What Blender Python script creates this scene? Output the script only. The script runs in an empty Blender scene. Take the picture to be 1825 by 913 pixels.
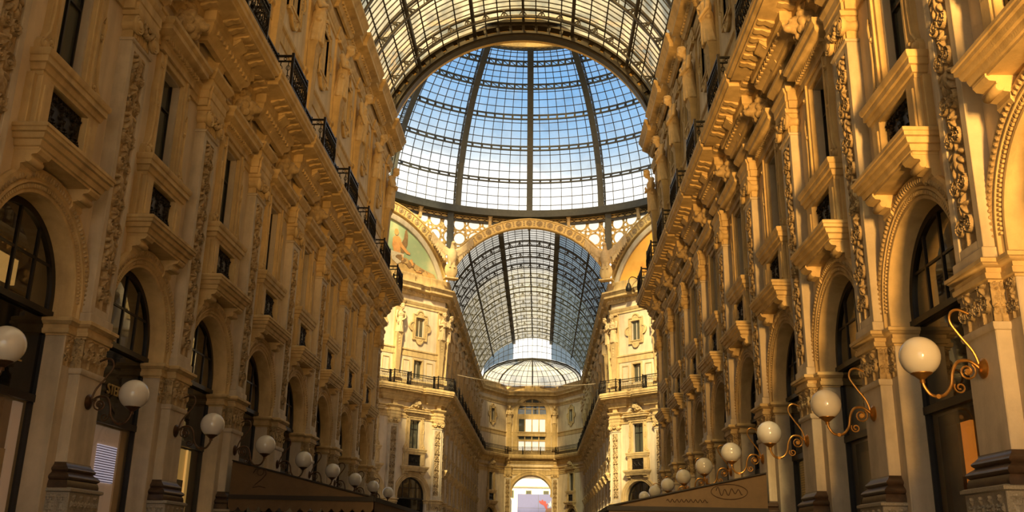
import bpy, math, random
import numpy as np
from mathutils import Vector, Matrix

# ------------------------------------------------------------------ camera, sky, sun, exposure
SC = bpy.context.scene
COL = SC.collection
PI = math.pi
CAMX, CAMZ = 1.0671, 1.6
PITCH, YAW, ROLL, FPX = 0.3018, -0.0329, 0.0193, 1684.4
_F = Vector((math.sin(YAW)*math.cos(PITCH), math.cos(YAW)*math.cos(PITCH), math.sin(PITCH)))
_R = Vector((math.cos(YAW), -math.sin(YAW), 0))
_U = _R.cross(_F)
_R2 = math.cos(ROLL)*_R + math.sin(ROLL)*_U
_U2 = -math.sin(ROLL)*_R + math.cos(ROLL)*_U
cam = bpy.data.cameras.new('camera')
cam.sensor_width = 36.0
cam.lens = FPX/1825*36
cam.clip_end = 2000
cam_o = bpy.data.objects.new('camera', cam)
COL.objects.link(cam_o)
cam_o.matrix_world = Matrix(((_R2.x, _U2.x, -_F.x, CAMX), (_R2.y, _U2.y, -_F.y, 0), (_R2.z, _U2.z, -_F.z, CAMZ), (0, 0, 0, 1)))
SC.camera = cam_o

SC.view_settings.view_transform = 'Standard'
SC.view_settings.look = 'None'
SC.view_settings.gamma = 1
SC.view_settings.use_curve_mapping = False
SC.view_settings.exposure = 0.1

world = bpy.data.worlds.new('sky')
SC.world = world
world.use_nodes = True
wn, wl = world.node_tree.nodes, world.node_tree.links
wn.clear()
w_out = wn.new('ShaderNodeOutputWorld')
w_bg = wn.new('ShaderNodeBackground')
w_tc = wn.new('ShaderNodeTexCoord')
w_sep = wn.new('ShaderNodeSeparateXYZ')
w_noise = wn.new('ShaderNodeTexNoise')
w_noise.inputs['Scale'].default_value = 5
w_noise.inputs['Detail'].default_value = 5
w_ma = wn.new('ShaderNodeMath'); w_ma.operation = 'MULTIPLY_ADD'
w_ma.inputs[1].default_value = 0.10; w_ma.inputs[2].default_value = -0.05
w_add = wn.new('ShaderNodeMath'); w_add.operation = 'ADD'
w_ramp = wn.new('ShaderNodeValToRGB')
wl.new(w_tc.outputs['Generated'], w_sep.inputs[0])
wl.new(w_tc.outputs['Generated'], w_noise.inputs['Vector'])
wl.new(w_noise.outputs['Fac'], w_ma.inputs[0])
wl.new(w_sep.outputs['Z'], w_add.inputs[0])
wl.new(w_ma.outputs[0], w_add.inputs[1])
wl.new(w_add.outputs[0], w_ramp.inputs[0])
cr = w_ramp.color_ramp
cr.elements[0].position = 0.0; cr.elements[0].color = (1.0, 0.93, 0.80, 1)
cr.elements[1].position = 1.0; cr.elements[1].color = (0.08, 0.16, 0.30, 1)
for p, c in ((0.375, (1.0, 0.95, 0.86, 1)), (0.395, (0.46, 0.51, 0.53, 1)), (0.425, (0.25, 0.38, 0.51, 1)), (0.475, (0.15, 0.30, 0.49, 1)), (0.52, (0.115, 0.255, 0.46, 1))):
    e = cr.elements.new(p); e.color = c
w_bg.inputs['Strength'].default_value = 1.8
wl.new(w_ramp.outputs[0], w_bg.inputs[0])
wl.new(w_bg.outputs[0], w_out.inputs[0])

sun = bpy.data.lights.new('sun', 'SUN')
sun.energy = 19.0
sun.angle = math.radians(5)
sun.color = (1.0, 0.76, 0.35)
sun_o = bpy.data.objects.new('sun', sun)
COL.objects.link(sun_o)
SUN_DIR = Vector((0.09, 0.90, -0.72)).normalized()
sun_o.rotation_euler = SUN_DIR.to_track_quat('-Z', 'Y').to_euler()
sun_o.location = (-20, -60, 60)

# added lamp behind the viewer, standing in for evening daylight on the right
ent = bpy.data.lights.new('entrance_fill', 'AREA')
ent.shape = 'RECTANGLE'; ent.size = 1.2; ent.size_y = 4
ent.spread = math.radians(50)
ent.energy = 1300
ent.color = (1.0, 0.51, 0.12)
ent_o = bpy.data.objects.new('entrance_fill', ent)
COL.objects.link(ent_o)
ent_o.location = (4.3, -7.6, 3.4)
ent_o.rotation_euler = Vector((0.04, 1.0, 0.40)).to_track_quat('-Z', 'Y').to_euler()

# ------------------------------------------------------------------ layout constants (metres)
P = 4.0                 # bay length of the arms
Y0 = 11.66              # first pier of the near arm
XW = 6.75               # wall plane of the arms
YN, YF = 44.3, 74.55    # where the near arm ends and the far arm begins
YE = 118.8              # where the far end wall begins
DC = (0.0, 59.4)        # dome centre
DR, DZ, DH = 16.2, 28.9, 14.6
VZ, VR = 20.3, 7.05     # barrel vault centre height and radius
rnd = random.Random(4)

# ------------------------------------------------------------------ materials
def nmat(name, col, rough=0.7, metal=0.0, var=0.12, scale=3.0, bump=0.0, bscale=40.0, col2=None, spec=0.5, stains=0.0):
    m = bpy.data.materials.new(name); m.use_nodes = True
    nt = m.node_tree; b = nt.nodes['Principled BSDF']
    b.inputs['Roughness'].default_value = rough
    b.inputs['Metallic'].default_value = metal
    b.inputs['Specular IOR Level'].default_value = spec
    tc = nt.nodes.new('ShaderNodeTexCoord')
    geo = nt.nodes.new('ShaderNodeNewGeometry')
    no = nt.nodes.new('ShaderNodeTexNoise')
    no.inputs['Scale'].default_value = scale; no.inputs['Detail'].default_value = 6
    no.inputs['Roughness'].default_value = 0.65
    nt.links.new(geo.outputs['Position'], no.inputs['Vector'])
    ra = nt.nodes.new('ShaderNodeValToRGB')
    c2 = col2 or tuple(c*(1-var*2) for c in col)
    ra.color_ramp.elements[0].position = 0.3; ra.color_ramp.elements[0].color = (*c2, 1)
    ra.color_ramp.elements[1].position = 0.7; ra.color_ramp.elements[1].color = (*[min(1, c*(1+var*0.5)) for c in col], 1)
    nt.links.new(no.outputs['Fac'], ra.inputs[0])
    out = ra.outputs[0]
    if stains > 0:
        mp = nt.nodes.new('ShaderNodeMapping'); mp.inputs['Scale'].default_value = (2.2, 2.2, 0.28)
        nt.links.new(geo.outputs['Position'], mp.inputs['Vector'])
        n2 = nt.nodes.new('ShaderNodeTexNoise'); n2.inputs['Scale'].default_value = 1.3; n2.inputs['Detail'].default_value = 7
        nt.links.new(mp.outputs[0], n2.inputs['Vector'])
        r2 = nt.nodes.new('ShaderNodeValToRGB')
        r2.color_ramp.elements[0].position = 0.38; r2.color_ramp.elements[0].color = (1-stains, 1-stains*1.05, 1-stains*1.15, 1)
        r2.color_ramp.elements[1].position = 0.56; r2.color_ramp.elements[1].color = (1, 1, 1, 1)
        nt.links.new(n2.outputs['Fac'], r2.inputs[0])
        mx = nt.nodes.new('ShaderNodeMix'); mx.data_type = 'RGBA'; mx.blend_type = 'MULTIPLY'
        mx.inputs[0].default_value = 1.0
        nt.links.new(out, mx.inputs[6]); nt.links.new(r2.outputs[0], mx.inputs[7])
        out = mx.outputs[2]
    nt.links.new(out, b.inputs['Base Color'])
    if bump > 0:
        n3 = nt.nodes.new('ShaderNodeTexNoise'); n3.inputs['Scale'].default_value = bscale; n3.inputs['Detail'].default_value = 4
        nt.links.new(geo.outputs['Position'], n3.inputs['Vector'])
        bu = nt.nodes.new('ShaderNodeBump'); bu.inputs['Strength'].default_value = bump; bu.inputs['Distance'].default_value = 0.03
        nt.links.new(n3.outputs['Fac'], bu.inputs['Height'])
        nt.links.new(bu.outputs[0], b.inputs['Normal'])
    return m

def glassy(name, tint, trans, gloss=0.25, rough=0.04, diff=None, diffw=0.0, transl=None, translw=0.0, pattern=None):
    """pane: see-through share + reflecting share + frosted (translucent) share"""
    m = bpy.data.materials.new(name); m.use_nodes = True
    nt = m.node_tree; nt.nodes.clear()
    out = nt.nodes.new('ShaderNodeOutputMaterial')
    tr = nt.nodes.new('ShaderNodeBsdfTransparent'); tr.inputs[0].default_value = (*tint, 1)
    cur = tr.outputs[0]
    if transl is not None:
        tl = nt.nodes.new('ShaderNodeBsdfTranslucent'); tl.inputs[0].default_value = (*transl, 1)
        geo = nt.nodes.new('ShaderNodeNewGeometry')
        no = nt.nodes.new('ShaderNodeTexNoise'); no.inputs['Scale'].default_value = 0.55; no.inputs['Detail'].default_value = 3
        nt.links.new(geo.outputs['Position'], no.inputs['Vector'])
        mr = nt.nodes.new('ShaderNodeMapRange')
        mr.inputs[1].default_value = 0.3; mr.inputs[2].default_value = 0.7
        mr.inputs[3].default_value = max(0, translw-0.18); mr.inputs[4].default_value = min(1, translw+0.18)
        nt.links.new(no.outputs['Fac'], mr.inputs[0])
        n2 = nt.nodes.new('ShaderNodeTexNoise'); n2.inputs['Scale'].default_value = 0.8; n2.inputs['Detail'].default_value = 2
        mp = nt.nodes.new('ShaderNodeMapping'); mp.inputs['Scale'].default_value = (1.0, 0.45, 1.0); mp.inputs['Location'].default_value = (3.1, 1.7, 0.4)
        nt.links.new(geo.outputs['Position'], mp.inputs[0]); nt.links.new(mp.outputs[0], n2.inputs['Vector'])
        rc = nt.nodes.new('ShaderNodeValToRGB')
        rc.color_ramp.elements[0].position = 0.38; rc.color_ramp.elements[0].color = (transl[0]*0.45, transl[1]*0.5, transl[2]*0.58, 1)
        rc.color_ramp.elements[1].position = 0.62; rc.color_ramp.elements[1].color = (min(1, transl[0]*1.3), min(1, transl[1]*1.22), transl[2]*1.1, 1)
        nt.links.new(n2.outputs['Fac'], rc.inputs[0]); nt.links.new(rc.outputs[0], tl.inputs[0])
        mi = nt.nodes.new('ShaderNodeMixShader')
        nt.links.new(mr.outputs[0], mi.inputs[0])
        nt.links.new(cur, mi.inputs[1]); nt.links.new(tl.outputs[0], mi.inputs[2]); cur = mi.outputs[0]
    if diff is not None:
        df = nt.nodes.new('ShaderNodeBsdfDiffuse'); df.inputs[0].default_value = (*diff, 1)
        mi = nt.nodes.new('ShaderNodeMixShader'); mi.inputs[0].default_value = diffw
        nt.links.new(cur, mi.inputs[1]); nt.links.new(df.outputs[0], mi.inputs[2]); cur = mi.outputs[0]
    gl = nt.nodes.new('ShaderNodeBsdfGlossy'); gl.inputs['Roughness'].default_value = rough
    gl.inputs['Color'].default_value = (0.9, 0.9, 0.9, 1)
    lw = nt.nodes.new('ShaderNodeLayerWeight'); lw.inputs[0].default_value = 0.5
    fr = nt.nodes.new('ShaderNodeMath'); fr.operation = 'POWER'; fr.inputs[1].default_value = 5.0
    nt.links.new(lw.outputs['Facing'], fr.inputs[0])
    ml = nt.nodes.new('ShaderNodeMath'); ml.operation = 'MULTIPLY_ADD'; ml.use_clamp = True
    ml.inputs[1].default_value = 0.0 if gloss == 0 else 0.9; ml.inputs[2].default_value = gloss
    nt.links.new(fr.outputs[0], ml.inputs[0])
    mi = nt.nodes.new('ShaderNodeMixShader')
    nt.links.new(ml.outputs[0], mi.inputs[0])
    nt.links.new(cur, mi.inputs[1]); nt.links.new(gl.outputs[0], mi.inputs[2])
    nt.links.new(mi.outputs[0], out.inputs[0])
    return m

def emis(name, col, strength):
    m = bpy.data.materials.new(name); m.use_nodes = True
    nt = m.node_tree; b = nt.nodes['Principled BSDF']
    b.inputs['Base Color'].default_value = (*col, 1)
    b.inputs['Emission Color'].default_value = (*col, 1)
    b.inputs['Emission Strength'].default_value = strength
    return m

M = {}
M['plaster'] = nmat('pinkish plaster', (0.66, 0.55, 0.41), 0.85, var=0.07, scale=1.2, bump=0.08, bscale=25, stains=0.16)
M['stone'] = nmat('grey limestone', (0.56, 0.475, 0.36), 0.75, var=0.10, scale=2.5, bump=0.12, bscale=35, stains=0.2)
M['orn'] = nmat('ochre sandstone', (0.60, 0.44, 0.22), 0.8, var=0.10, scale=3.0, bump=0.15, bscale=45, stains=0.22)
M['carve'] = nmat('carved ochre stone', (0.49, 0.36, 0.19), 0.8, var=0.18, scale=9.0, bump=0.35, bscale=38, stains=0.2)
M['carve2'] = nmat('carved grey stone', (0.46, 0.34, 0.19), 0.8, var=0.2, scale=9.0, bump=0.35, bscale=38, stains=0.2)
M['statue'] = nmat('statue stone', (0.62, 0.47, 0.27), 0.75, var=0.10, scale=6.0, bump=0.15, bscale=30, stains=0.15)
M['marble'] = nmat('dark brown marble', (0.075, 0.045, 0.028), 0.35, var=0.3, scale=7.0)
M['granite'] = nmat('speckled granite', (0.34, 0.30, 0.24), 0.55, var=0.2, scale=60.0)
M['iron'] = nmat('black iron', (0.018, 0.014, 0.012), 0.45, 0.6, var=0.2, scale=20)
M['steel'] = nmat('grey green painted iron', (0.060, 0.062, 0.056), 0.5, 0.2, var=0.15, scale=4)
M['steel2'] = nmat('dark painted iron', (0.045, 0.038, 0.030), 0.5, 0.2, var=0.2, scale=4)
M['brass'] = nmat('brass', (0.52, 0.27, 0.07), 0.35, 0.85, var=0.2, scale=12)
M['brass_shaded'] = nmat('shaded brass', (0.11, 0.06, 0.03), 0.45, 0.7, var=0.25, scale=12)  # same metal as the brass, with shade put into a darker colour
M['globe'] = nmat('opal glass', (0.62, 0.59, 0.54), 0.12, var=0.02, scale=4, spec=0.7)
M['wframe'] = nmat('black window frame', (0.015, 0.012, 0.010), 0.4, 0.2, var=0.2, scale=10)
M['jamb'] = nmat('pale grey jamb', (0.50, 0.43, 0.34), 0.8, var=0.08, scale=2.0, stains=0.18)
M['wglass'] = glassy('window glass', (0.04, 0.045, 0.045), 0, gloss=0.10, rough=0.03, diff=(0.06, 0.066, 0.055), diffw=0.95)
M['aglass'] = glassy('shop arch glass', (0.55, 0.50, 0.42), 0, gloss=0.16, rough=0.015)
M['tglass'] = glassy('black transom glass', (0.1, 0.08, 0.06), 0, gloss=0.06, rough=0.03, diff=(0.008, 0.007, 0.006), diffw=0.97)
M['sglass'] = glassy('shop window glass', (0.8, 0.78, 0.72), 0, gloss=0.04, rough=0.02)
M['vglass'] = glassy('frosted vault glass', (0.46, 0.38, 0.26), 0, gloss=0.0, rough=0.2, transl=(0.34, 0.335, 0.30), translw=0.78)
M['vglass2'] = glassy('shaded vault glass', (0.15, 0.20, 0.25), 0, gloss=0.0, rough=0.2, transl=(0.08, 0.095, 0.115), translw=0.3)  # shade on the far vault's right side put into the tint
M['rglass'] = glassy('milky ridge glass', (0.62, 0.60, 0.56), 0, gloss=0.0, rough=0.3, transl=(0.26, 0.26, 0.235), translw=0.38)
M['vglass3'] = glassy('lit left vault glass', (0.38, 0.37, 0.34), 0, gloss=0.0, rough=0.2, transl=(0.17, 0.165, 0.15), translw=0.28)  # lighter copy, light on the far vault's left side put into the tint
M['hglass'] = glassy('pale half dome glass', (0.7, 0.64, 0.52), 0, gloss=0.0, rough=0.2, transl=(0.8, 0.72, 0.55), translw=0.55)
M['dglass'] = glassy('dome glass', (0.93, 0.95, 0.97), 0, gloss=0.0, rough=0.1, transl=(0.5, 0.52, 0.55), translw=0.08)
M['gold'] = nmat('gilded plaster', (0.78, 0.56, 0.22), 0.6, var=0.15, scale=8, stains=0.1)
M['awning'] = nmat('brown canvas', (0.115, 0.068, 0.032), 0.9, var=0.1, scale=5, bump=0.1, bscale=120)
M['awndark'] = nmat('dark canvas trim', (0.02, 0.013, 0.009), 0.8, var=0.1)
M['awnlogo'] = nmat('dark canvas print', (0.055, 0.026, 0.010), 0.9, var=0.05)
M['letters'] = nmat('dull gold letters', (0.42, 0.31, 0.12), 0.5, var=0.05)
M['cream'] = nmat('cream display panel', (0.62, 0.48, 0.30), 0.7, var=0.06, scale=1.5)
M['copper'] = nmat('brown display panel', (0.085, 0.05, 0.026), 0.5, var=0.12, scale=1.5)
M['lit'] = emis('lit shop panel', (1.0, 0.60, 0.18), 0.55)
M['litsoft'] = emis('softly lit shop panel', (0.9, 0.62, 0.28), 0.12)
M['litcream'] = emis('softly lit cream wall', (0.80, 0.58, 0.40), 0.11)
M['litbrown'] = emis('dim brown lit panel', (0.22, 0.12, 0.05), 0.12)
M['lityellow'] = emis('yellow lit interior', (0.75, 0.45, 0.12), 0.30)
M['dimcream'] = nmat('dim cream panel', (0.22, 0.18, 0.11), 0.7, var=0.1)
M['litred'] = emis('orange lit display', (1.0, 0.30, 0.03), 0.35)
M['floor'] = nmat('stone paving', (0.20, 0.155, 0.11), 0.5, var=0.15, scale=0.8)
M['cable'] = nmat('pale cable', (0.25, 0.2, 0.14), 0.6)
M['darkroom'] = nmat('dim interior', (0.05, 0.035, 0.025), 0.9)

def stripes_mat():
    m = emis('striped screen', (0.8, 0.78, 1.0), 0.5); nt = m.node_tree; b = nt.nodes['Principled BSDF']
    geo = nt.nodes.new('ShaderNodeNewGeometry'); sp = nt.nodes.new('ShaderNodeSeparateXYZ')
    nt.links.new(geo.outputs['Position'], sp.inputs[0])
    mu = nt.nodes.new('ShaderNodeMath'); mu.operation = 'MULTIPLY'; mu.inputs[1].default_value = 22
    fr = nt.nodes.new('ShaderNodeMath'); fr.operation = 'FRACT'
    gt = nt.nodes.new('ShaderNodeMath'); gt.operation = 'GREATER_THAN'; gt.inputs[1].default_value = 0.45
    nt.links.new(sp.outputs['Z'], mu.inputs[0]); nt.links.new(mu.outputs[0], fr.inputs[0]); nt.links.new(fr.outputs[0], gt.inputs[0])
    mx = nt.nodes.new('ShaderNodeMix'); mx.data_type = 'RGBA'
    mx.inputs[6].default_value = (0.10, 0.08, 0.12, 1); mx.inputs[7].default_value = (0.75, 0.70, 0.90, 1)
    nt.links.new(gt.outputs[0], mx.inputs[0])
    nt.links.new(mx.outputs[2], b.inputs['Emission Color']); nt.links.new(mx.outputs[2], b.inputs['Base Color'])
    return m
M['stripes'] = stripes_mat()

def tiles_mat():
    m = emis('gold tile panel', (0.9, 0.5, 0.1), 0.15); nt = m.node_tree; b = nt.nodes['Principled BSDF']
    tc = nt.nodes.new('ShaderNodeTexCoord'); mp = nt.nodes.new('ShaderNodeMapping')
    mp.inputs['Rotation'].default_value = (PI/2, 0, 0)
    br = nt.nodes.new('ShaderNodeTexBrick'); br.inputs['Scale'].default_value = 4.5
    br.inputs['Color1'].default_value = (0.60, 0.33, 0.07, 1); br.inputs['Color2'].default_value = (0.45, 0.24, 0.05, 1)
    br.inputs['Mortar'].default_value = (0.05, 0.02, 0.005, 1); br.inputs['Mortar Size'].default_value = 0.03
    nt.links.new(tc.outputs['Object'], mp.inputs[0]); nt.links.new(mp.outputs[0], br.inputs[0])
    nt.links.new(br.outputs[0], b.inputs['Base Color']); nt.links.new(br.outputs[0], b.inputs['Emission Color'])
    return m
M['tiles'] = tiles_mat()

def screen_mat():
    """pierced gilded screen: round frosted glass lights set in gilt plaster, laid out on the UVs (metres)"""
    m = bpy.data.materials.new('pierced gilt screen'); m.use_nodes = True
    nt = m.node_tree; b = nt.nodes['Principled BSDF']; out = nt.nodes['Material Output']
    uv = nt.nodes.new('ShaderNodeUVMap'); uv.uv_map = 'UVMap'
    masks = []
    for sc, th, off in ((0.80, 0.36, 0.0), (2.4, 0.30, 0.3)):
        vo = nt.nodes.new('ShaderNodeTexVoronoi'); vo.voronoi_dimensions = '2D'; vo.inputs['Scale'].default_value = sc
        vo.inputs['Randomness'].default_value = 0.12 if sc < 1 else 0.35
        mp = nt.nodes.new('ShaderNodeMapping'); mp.inputs['Location'].default_value = (off, off, 0)
        nt.links.new(uv.outputs[0], mp.inputs[0]); nt.links.new(mp.outputs[0], vo.inputs['Vector'])
        lt = nt.nodes.new('ShaderNodeMath'); lt.operation = 'LESS_THAN'; lt.inputs[1].default_value = th
        nt.links.new(vo.outputs['Distance'], lt.inputs[0]); masks.append(lt)
        if sc < 1:
            far = nt.nodes.new('ShaderNodeMath'); far.operation = 'GREATER_THAN'; far.inputs[1].default_value = 0.48
            nt.links.new(vo.outputs['Distance'], far.inputs[0])
    m12 = nt.nodes.new('ShaderNodeMath'); m12.operation = 'MULTIPLY'
    nt.links.new(masks[1].outputs[0], m12.inputs[0]); nt.links.new(far.outputs[0], m12.inputs[1])
    mxm = nt.nodes.new('ShaderNodeMath'); mxm.operation = 'MAXIMUM'
    nt.links.new(masks[0].outputs[0], mxm.inputs[0]); nt.links.new(m12.outputs[0], mxm.inputs[1])
    no = nt.nodes.new('ShaderNodeTexNoise'); no.inputs['Scale'].default_value = 6; no.inputs['Detail'].default_value = 6
    nt.links.new(uv.outputs[0], no.inputs['Vector'])
    ra = nt.nodes.new('ShaderNodeValToRGB')
    ra.color_ramp.elements[0].position = 0.35; ra.color_ramp.elements[0].color = (0.25, 0.15, 0.05, 1)
    ra.color_ramp.elements[1].position = 0.62; ra.color_ramp.elements[1].color = (0.80, 0.60, 0.25, 1)
    nt.links.new(no.outputs['Fac'], ra.inputs[0]); nt.links.new(ra.outputs[0], b.inputs['Base Color'])
    b.inputs['Roughness'].default_value = 0.6
    tl = nt.nodes.new('ShaderNodeBsdfTranslucent'); tl.inputs[0].default_value = (0.95, 0.92, 0.8, 1)
    tp = nt.nodes.new('ShaderNodeBsdfTransparent'); tp.inputs[0].default_value = (0.9, 0.85, 0.7, 1)
    m1 = nt.nodes.new('ShaderNodeMixShader'); m1.inputs[0].default_value = 0.55
    nt.links.new(tl.outputs[0], m1.inputs[1]); nt.links.new(tp.outputs[0], m1.inputs[2])
    m2 = nt.nodes.new('ShaderNodeMixShader')
    nt.links.new(mxm.outputs[0], m2.inputs[0]); nt.links.new(b.outputs[0], m2.inputs[1]); nt.links.new(m1.outputs[0], m2.inputs[2])
    nt.links.new(m2.outputs[0], out.inputs[0])
    return m
M['screen'] = screen_mat()

# ------------------------------------------------------------------ mesh builder
class MB:
    """collects verts/faces in local (u along wall, v out of wall, z up)"""
    def __init__(s): s.v = []; s.f = []; s.uv = {}
    def add(s, vs, fs):
        o = len(s.v); s.v += [tuple(map(float, q)) for q in vs]; s.f += [tuple(i+o for i in f) for f in fs]
    def box(s, u0, u1, v0, v1, z0, z1):
        s.add([(u0, v0, z0), (u1, v0, z0), (u1, v1, z0), (u0, v1, z0), (u0, v0, z1), (u1, v0, z1), (u1, v1, z1), (u0, v1, z1)],
              [(0, 3, 2, 1), (4, 5, 6, 7), (0, 1, 5, 4), (1, 2, 6, 5), (2, 3, 7, 6), (3, 0, 4, 7)])
    def bev(s, u0, u1, v0, v1, z0, z1, b=0.012):
        """box with bevelled edges"""
        pts = []
        for zz, k in ((z0, b), (z0+b, 0), (z1-b, 0), (z1, b)):
            pts.append([(u0+k+b*(k == 0), v0+k, zz), (u1-k-b*(k == 0), v0+k, zz), (u1-k, v0+k+b*(k == 0), zz), (u1-k, v1-k-b*(k == 0), zz),
                        (u1-k-b*(k == 0), v1-k, zz), (u0+k+b*(k == 0), v1-k, zz), (u0+k, v1-k-b*(k == 0), zz), (u0+k, v0+k+b*(k == 0), zz)])
        vs = [q for r in pts for q in r]; fs = [tuple(range(7, -1, -1)), tuple(range(24, 32))]
        for r in range(3):
            for i in range(8):
                j = (i+1) % 8; fs.append((r*8+i, r*8+j, r*8+8+j, r*8+8+i))
        s.add(vs, fs)
    def prism(s, poly, axis, a, b):
        n = len(poly)
        def mk(p, t): return (t, p[0], p[1]) if axis == 'u' else ((p[0], t, p[1]) if axis == 'v' else (p[0], p[1], t))
        s.add([mk(p, a) for p in poly]+[mk(p, b) for p in poly],
              [tuple(range(n-1, -1, -1)), tuple(range(n, 2*n))]+[(i, (i+1) % n, n+(i+1) % n, n+i) for i in range(n)])
    def sweep(s, path, prof, cap=True):
        """profile [(offset,z)] swept along a plan path, outward = left of travel, mitred"""
        n, k = len(path), len(prof); vs = []
        ds = []
        for i in range(n-1):
            dx, dy = path[i+1][0]-path[i][0], path[i+1][1]-path[i][1]; l = math.hypot(dx, dy) or 1; ds.append((dx/l, dy/l))
        for i in range(n):
            a = ds[max(0, i-1)]; b = ds[min(n-2, i)]
            na, nb = (-a[1], a[0]), (-b[1], b[0])
            d = max(0.25, 1+na[0]*nb[0]+na[1]*nb[1]); m = ((na[0]+nb[0])/d, (na[1]+nb[1])/d)
            for o, z in prof: vs.append((path[i][0]+m[0]*o, path[i][1]+m[1]*o, z))
        fs = []
        for i in range(n-1):
            for j in range(k):
                j2 = (j+1) % k; fs.append((i*k+j, i*k+j2, (i+1)*k+j2, (i+1)*k+j))
        if cap: fs += [tuple(range(k)), tuple(range((n-1)*k+k-1, (n-1)*k-1, -1))]
        s.add(vs, fs)
    def ring3(s, hw, v, prof, vb=0.0):
        s.sweep([(-hw, vb), (-hw, v), (hw, v), (hw, vb)], prof)
    def tube(s, pts, r, n=8):
        pts = [Vector(p) for p in pts]; rs = r if isinstance(r, (list, tuple)) else [r]*len(pts)
        up = None; vs = []
        for i, p in enumerate(pts):
            d = (pts[min(i+1, len(pts)-1)]-pts[max(0, i-1)]).normalized()
            if up is None: up = Vector((0, 0, 1)) if abs(d.z) < 0.9 else Vector((1, 0, 0))
            x = d.cross(up).normalized(); y = x.cross(d); up = y
            for k in range(n):
                a = 2*PI*k/n; vs.append(p+rs[i]*(math.cos(a)*x+math.sin(a)*y))
        m = len(pts)
        s.add(vs, [(i*n+k, i*n+(k+1) % n, (i+1)*n+(k+1) % n, (i+1)*n+k) for i in range(m-1) for k in range(n)]+[tuple(range(n-1, -1, -1)), tuple(range((m-1)*n, m*n))])
    def lathe(s, prof, c, axis='z', n=16):
        """profile [(r, t)] turned about an axis through c"""
        vs = []
        for r, t in prof:
            for k in range(n):
                a = 2*PI*k/n; x, y = r*math.cos(a), r*math.sin(a)
                vs.append((c[0]+x, c[1]+y, c[2]+t) if axis == 'z' else ((c[0]+x, c[1]+t, c[2]+y) if axis == 'v' else (c[0]+t, c[1]+x, c[2]+y)))
        m = len(prof)
        s.add(vs, [(i*n+k, i*n+(k+1) % n, (i+1)*n+(k+1) % n, (i+1)*n+k) for i in range(m-1) for k in range(n)]+[tuple(range(n-1, -1, -1)), tuple(range((m-1)*n, m*n))])
    def ell(s, c, r, rot=None, nu=10, nv=6):
        vs = []; R = rot or Matrix.Identity(3)
        for i in range(nv+1):
            a = -PI/2+PI*i/nv
            for k in range(nu):
                b = 2*PI*k/nu
                q = R @ Vector((r[0]*math.cos(a)*math.cos(b), r[1]*math.cos(a)*math.sin(b), r[2]*math.sin(a)))
                vs.append((c[0]+q.x, c[1]+q.y, c[2]+q.z))
        s.add(vs, [(i*nu+k, i*nu+(k+1) % nu, (i+1)*nu+(k+1) % nu, (i+1)*nu+k) for i in range(nv) for k in range(nu)])
    def cap(s, p, q, r0, r1, n=10):
        """tapered capsule"""
        p, q = Vector(p), Vector(q); pts = []; rs = []
        d = (q-p).normalized()
        for a in (80, 50, 20): pts.append(p-d*r0*math.sin(math.radians(a))); rs.append(r0*math.cos(math.radians(a)))
        pts += [p, q]; rs += [r0, r1]
        for a in (20, 50, 80): pts.append(q+d*r1*math.sin(math.radians(a))); rs.append(r1*math.cos(math.radians(a)))
        s.tube(pts, rs, n)
    def arch(s, prof, zc, zi, n=28, a0=0.0, a1=PI):
        """profile [(r, v)] closed ring, turned as an arch about (0, zc) with legs down to zi"""
        path = []
        if zi < zc: path.append(('l', 1))
        path += [('a', a0+(a1-a0)*i/n) for i in range(n+1)]
        if zi < zc: path.append(('l', -1))
        vs = []; k = len(prof)
        for t, a in path:
            for r, v in prof:
                vs.append((r*a, v, zi) if t == 'l' else (r*math.cos(a), v, zc+r*math.sin(a)))
        m = len(path)
        s.add(vs, [(i*k+j, (i+1)*k+j, (i+1)*k+(j+1) % k, i*k+(j+1) % k) for i in range(m-1) for j in range(k)]+[tuple(range(k)), tuple(range(m*k-1, (m-1)*k-1, -1))])
    def relief(s, u0, u1, z0, z1, v, H, face='v'):
        """height-field panel, H[nz][nu] metres out of v; face 'v' looks out, 'u+' / 'u-' look along the wall (u0,u1 then are v-limits and v the u-plane)"""
        nz, nu = H.shape; vs = []
        for i in range(nz):
            for j in range(nu):
                a = u0+(u1-u0)*j/(nu-1); z = z0+(z1-z0)*i/(nz-1); h = v+0.003+float(H[i, j]) if face != 'u-' else v-0.003-float(H[i, j])
                vs.append((a, h, z) if face == 'v' else (h, a, z))
        s.add(vs, [(i*nu+j, i*nu+j+1, (i+1)*nu+j+1, (i+1)*nu+j) for i in range(nz-1) for j in range(nu-1)])
    def starring(s, outer, inner, v0, v1, c, n=72):
        """flat ring between two star-shaped outlines (functions angle -> radius) about c=(u,z)"""
        vs = []
        for i in range(n):
            a = 2*PI*i/n
            for f in (outer, inner):
                r = f(a)
                for v in (v0, v1): vs.append((c[0]+r*math.cos(a), v, c[1]+r*math.sin(a)))
        fs = []
        for i in range(n):
            j = (i+1) % n; o, p = i*4, j*4
            fs += [(o+1, p+1, p+3, o+3), (o, p, p+1, o+1), (o+2, o+3, p+3, p+2), (o, o+2, p+2, p)]
        s.add(vs, fs)
    def xform(s, f): s.v = [f(q) for q in s.v]; return s
    def mesh(s, name, mat, dz=0.0, smooth=35.0, recalc=True):
        me = bpy.data.meshes.new(name)
        me.from_pydata([(x, y, z-dz) for x, y, z in s.v], [], s.f)
        me.materials.append(mat)
        if recalc:
            import bmesh
            bm = bmesh.new(); bm.from_mesh(me); bmesh.ops.recalc_face_normals(bm, faces=bm.faces[:]); bm.to_mesh(me); bm.free()
        if smooth:
            me.shade_smooth(); me.set_sharp_from_angle(angle=math.radians(smooth))
        me.update()
        return me

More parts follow.
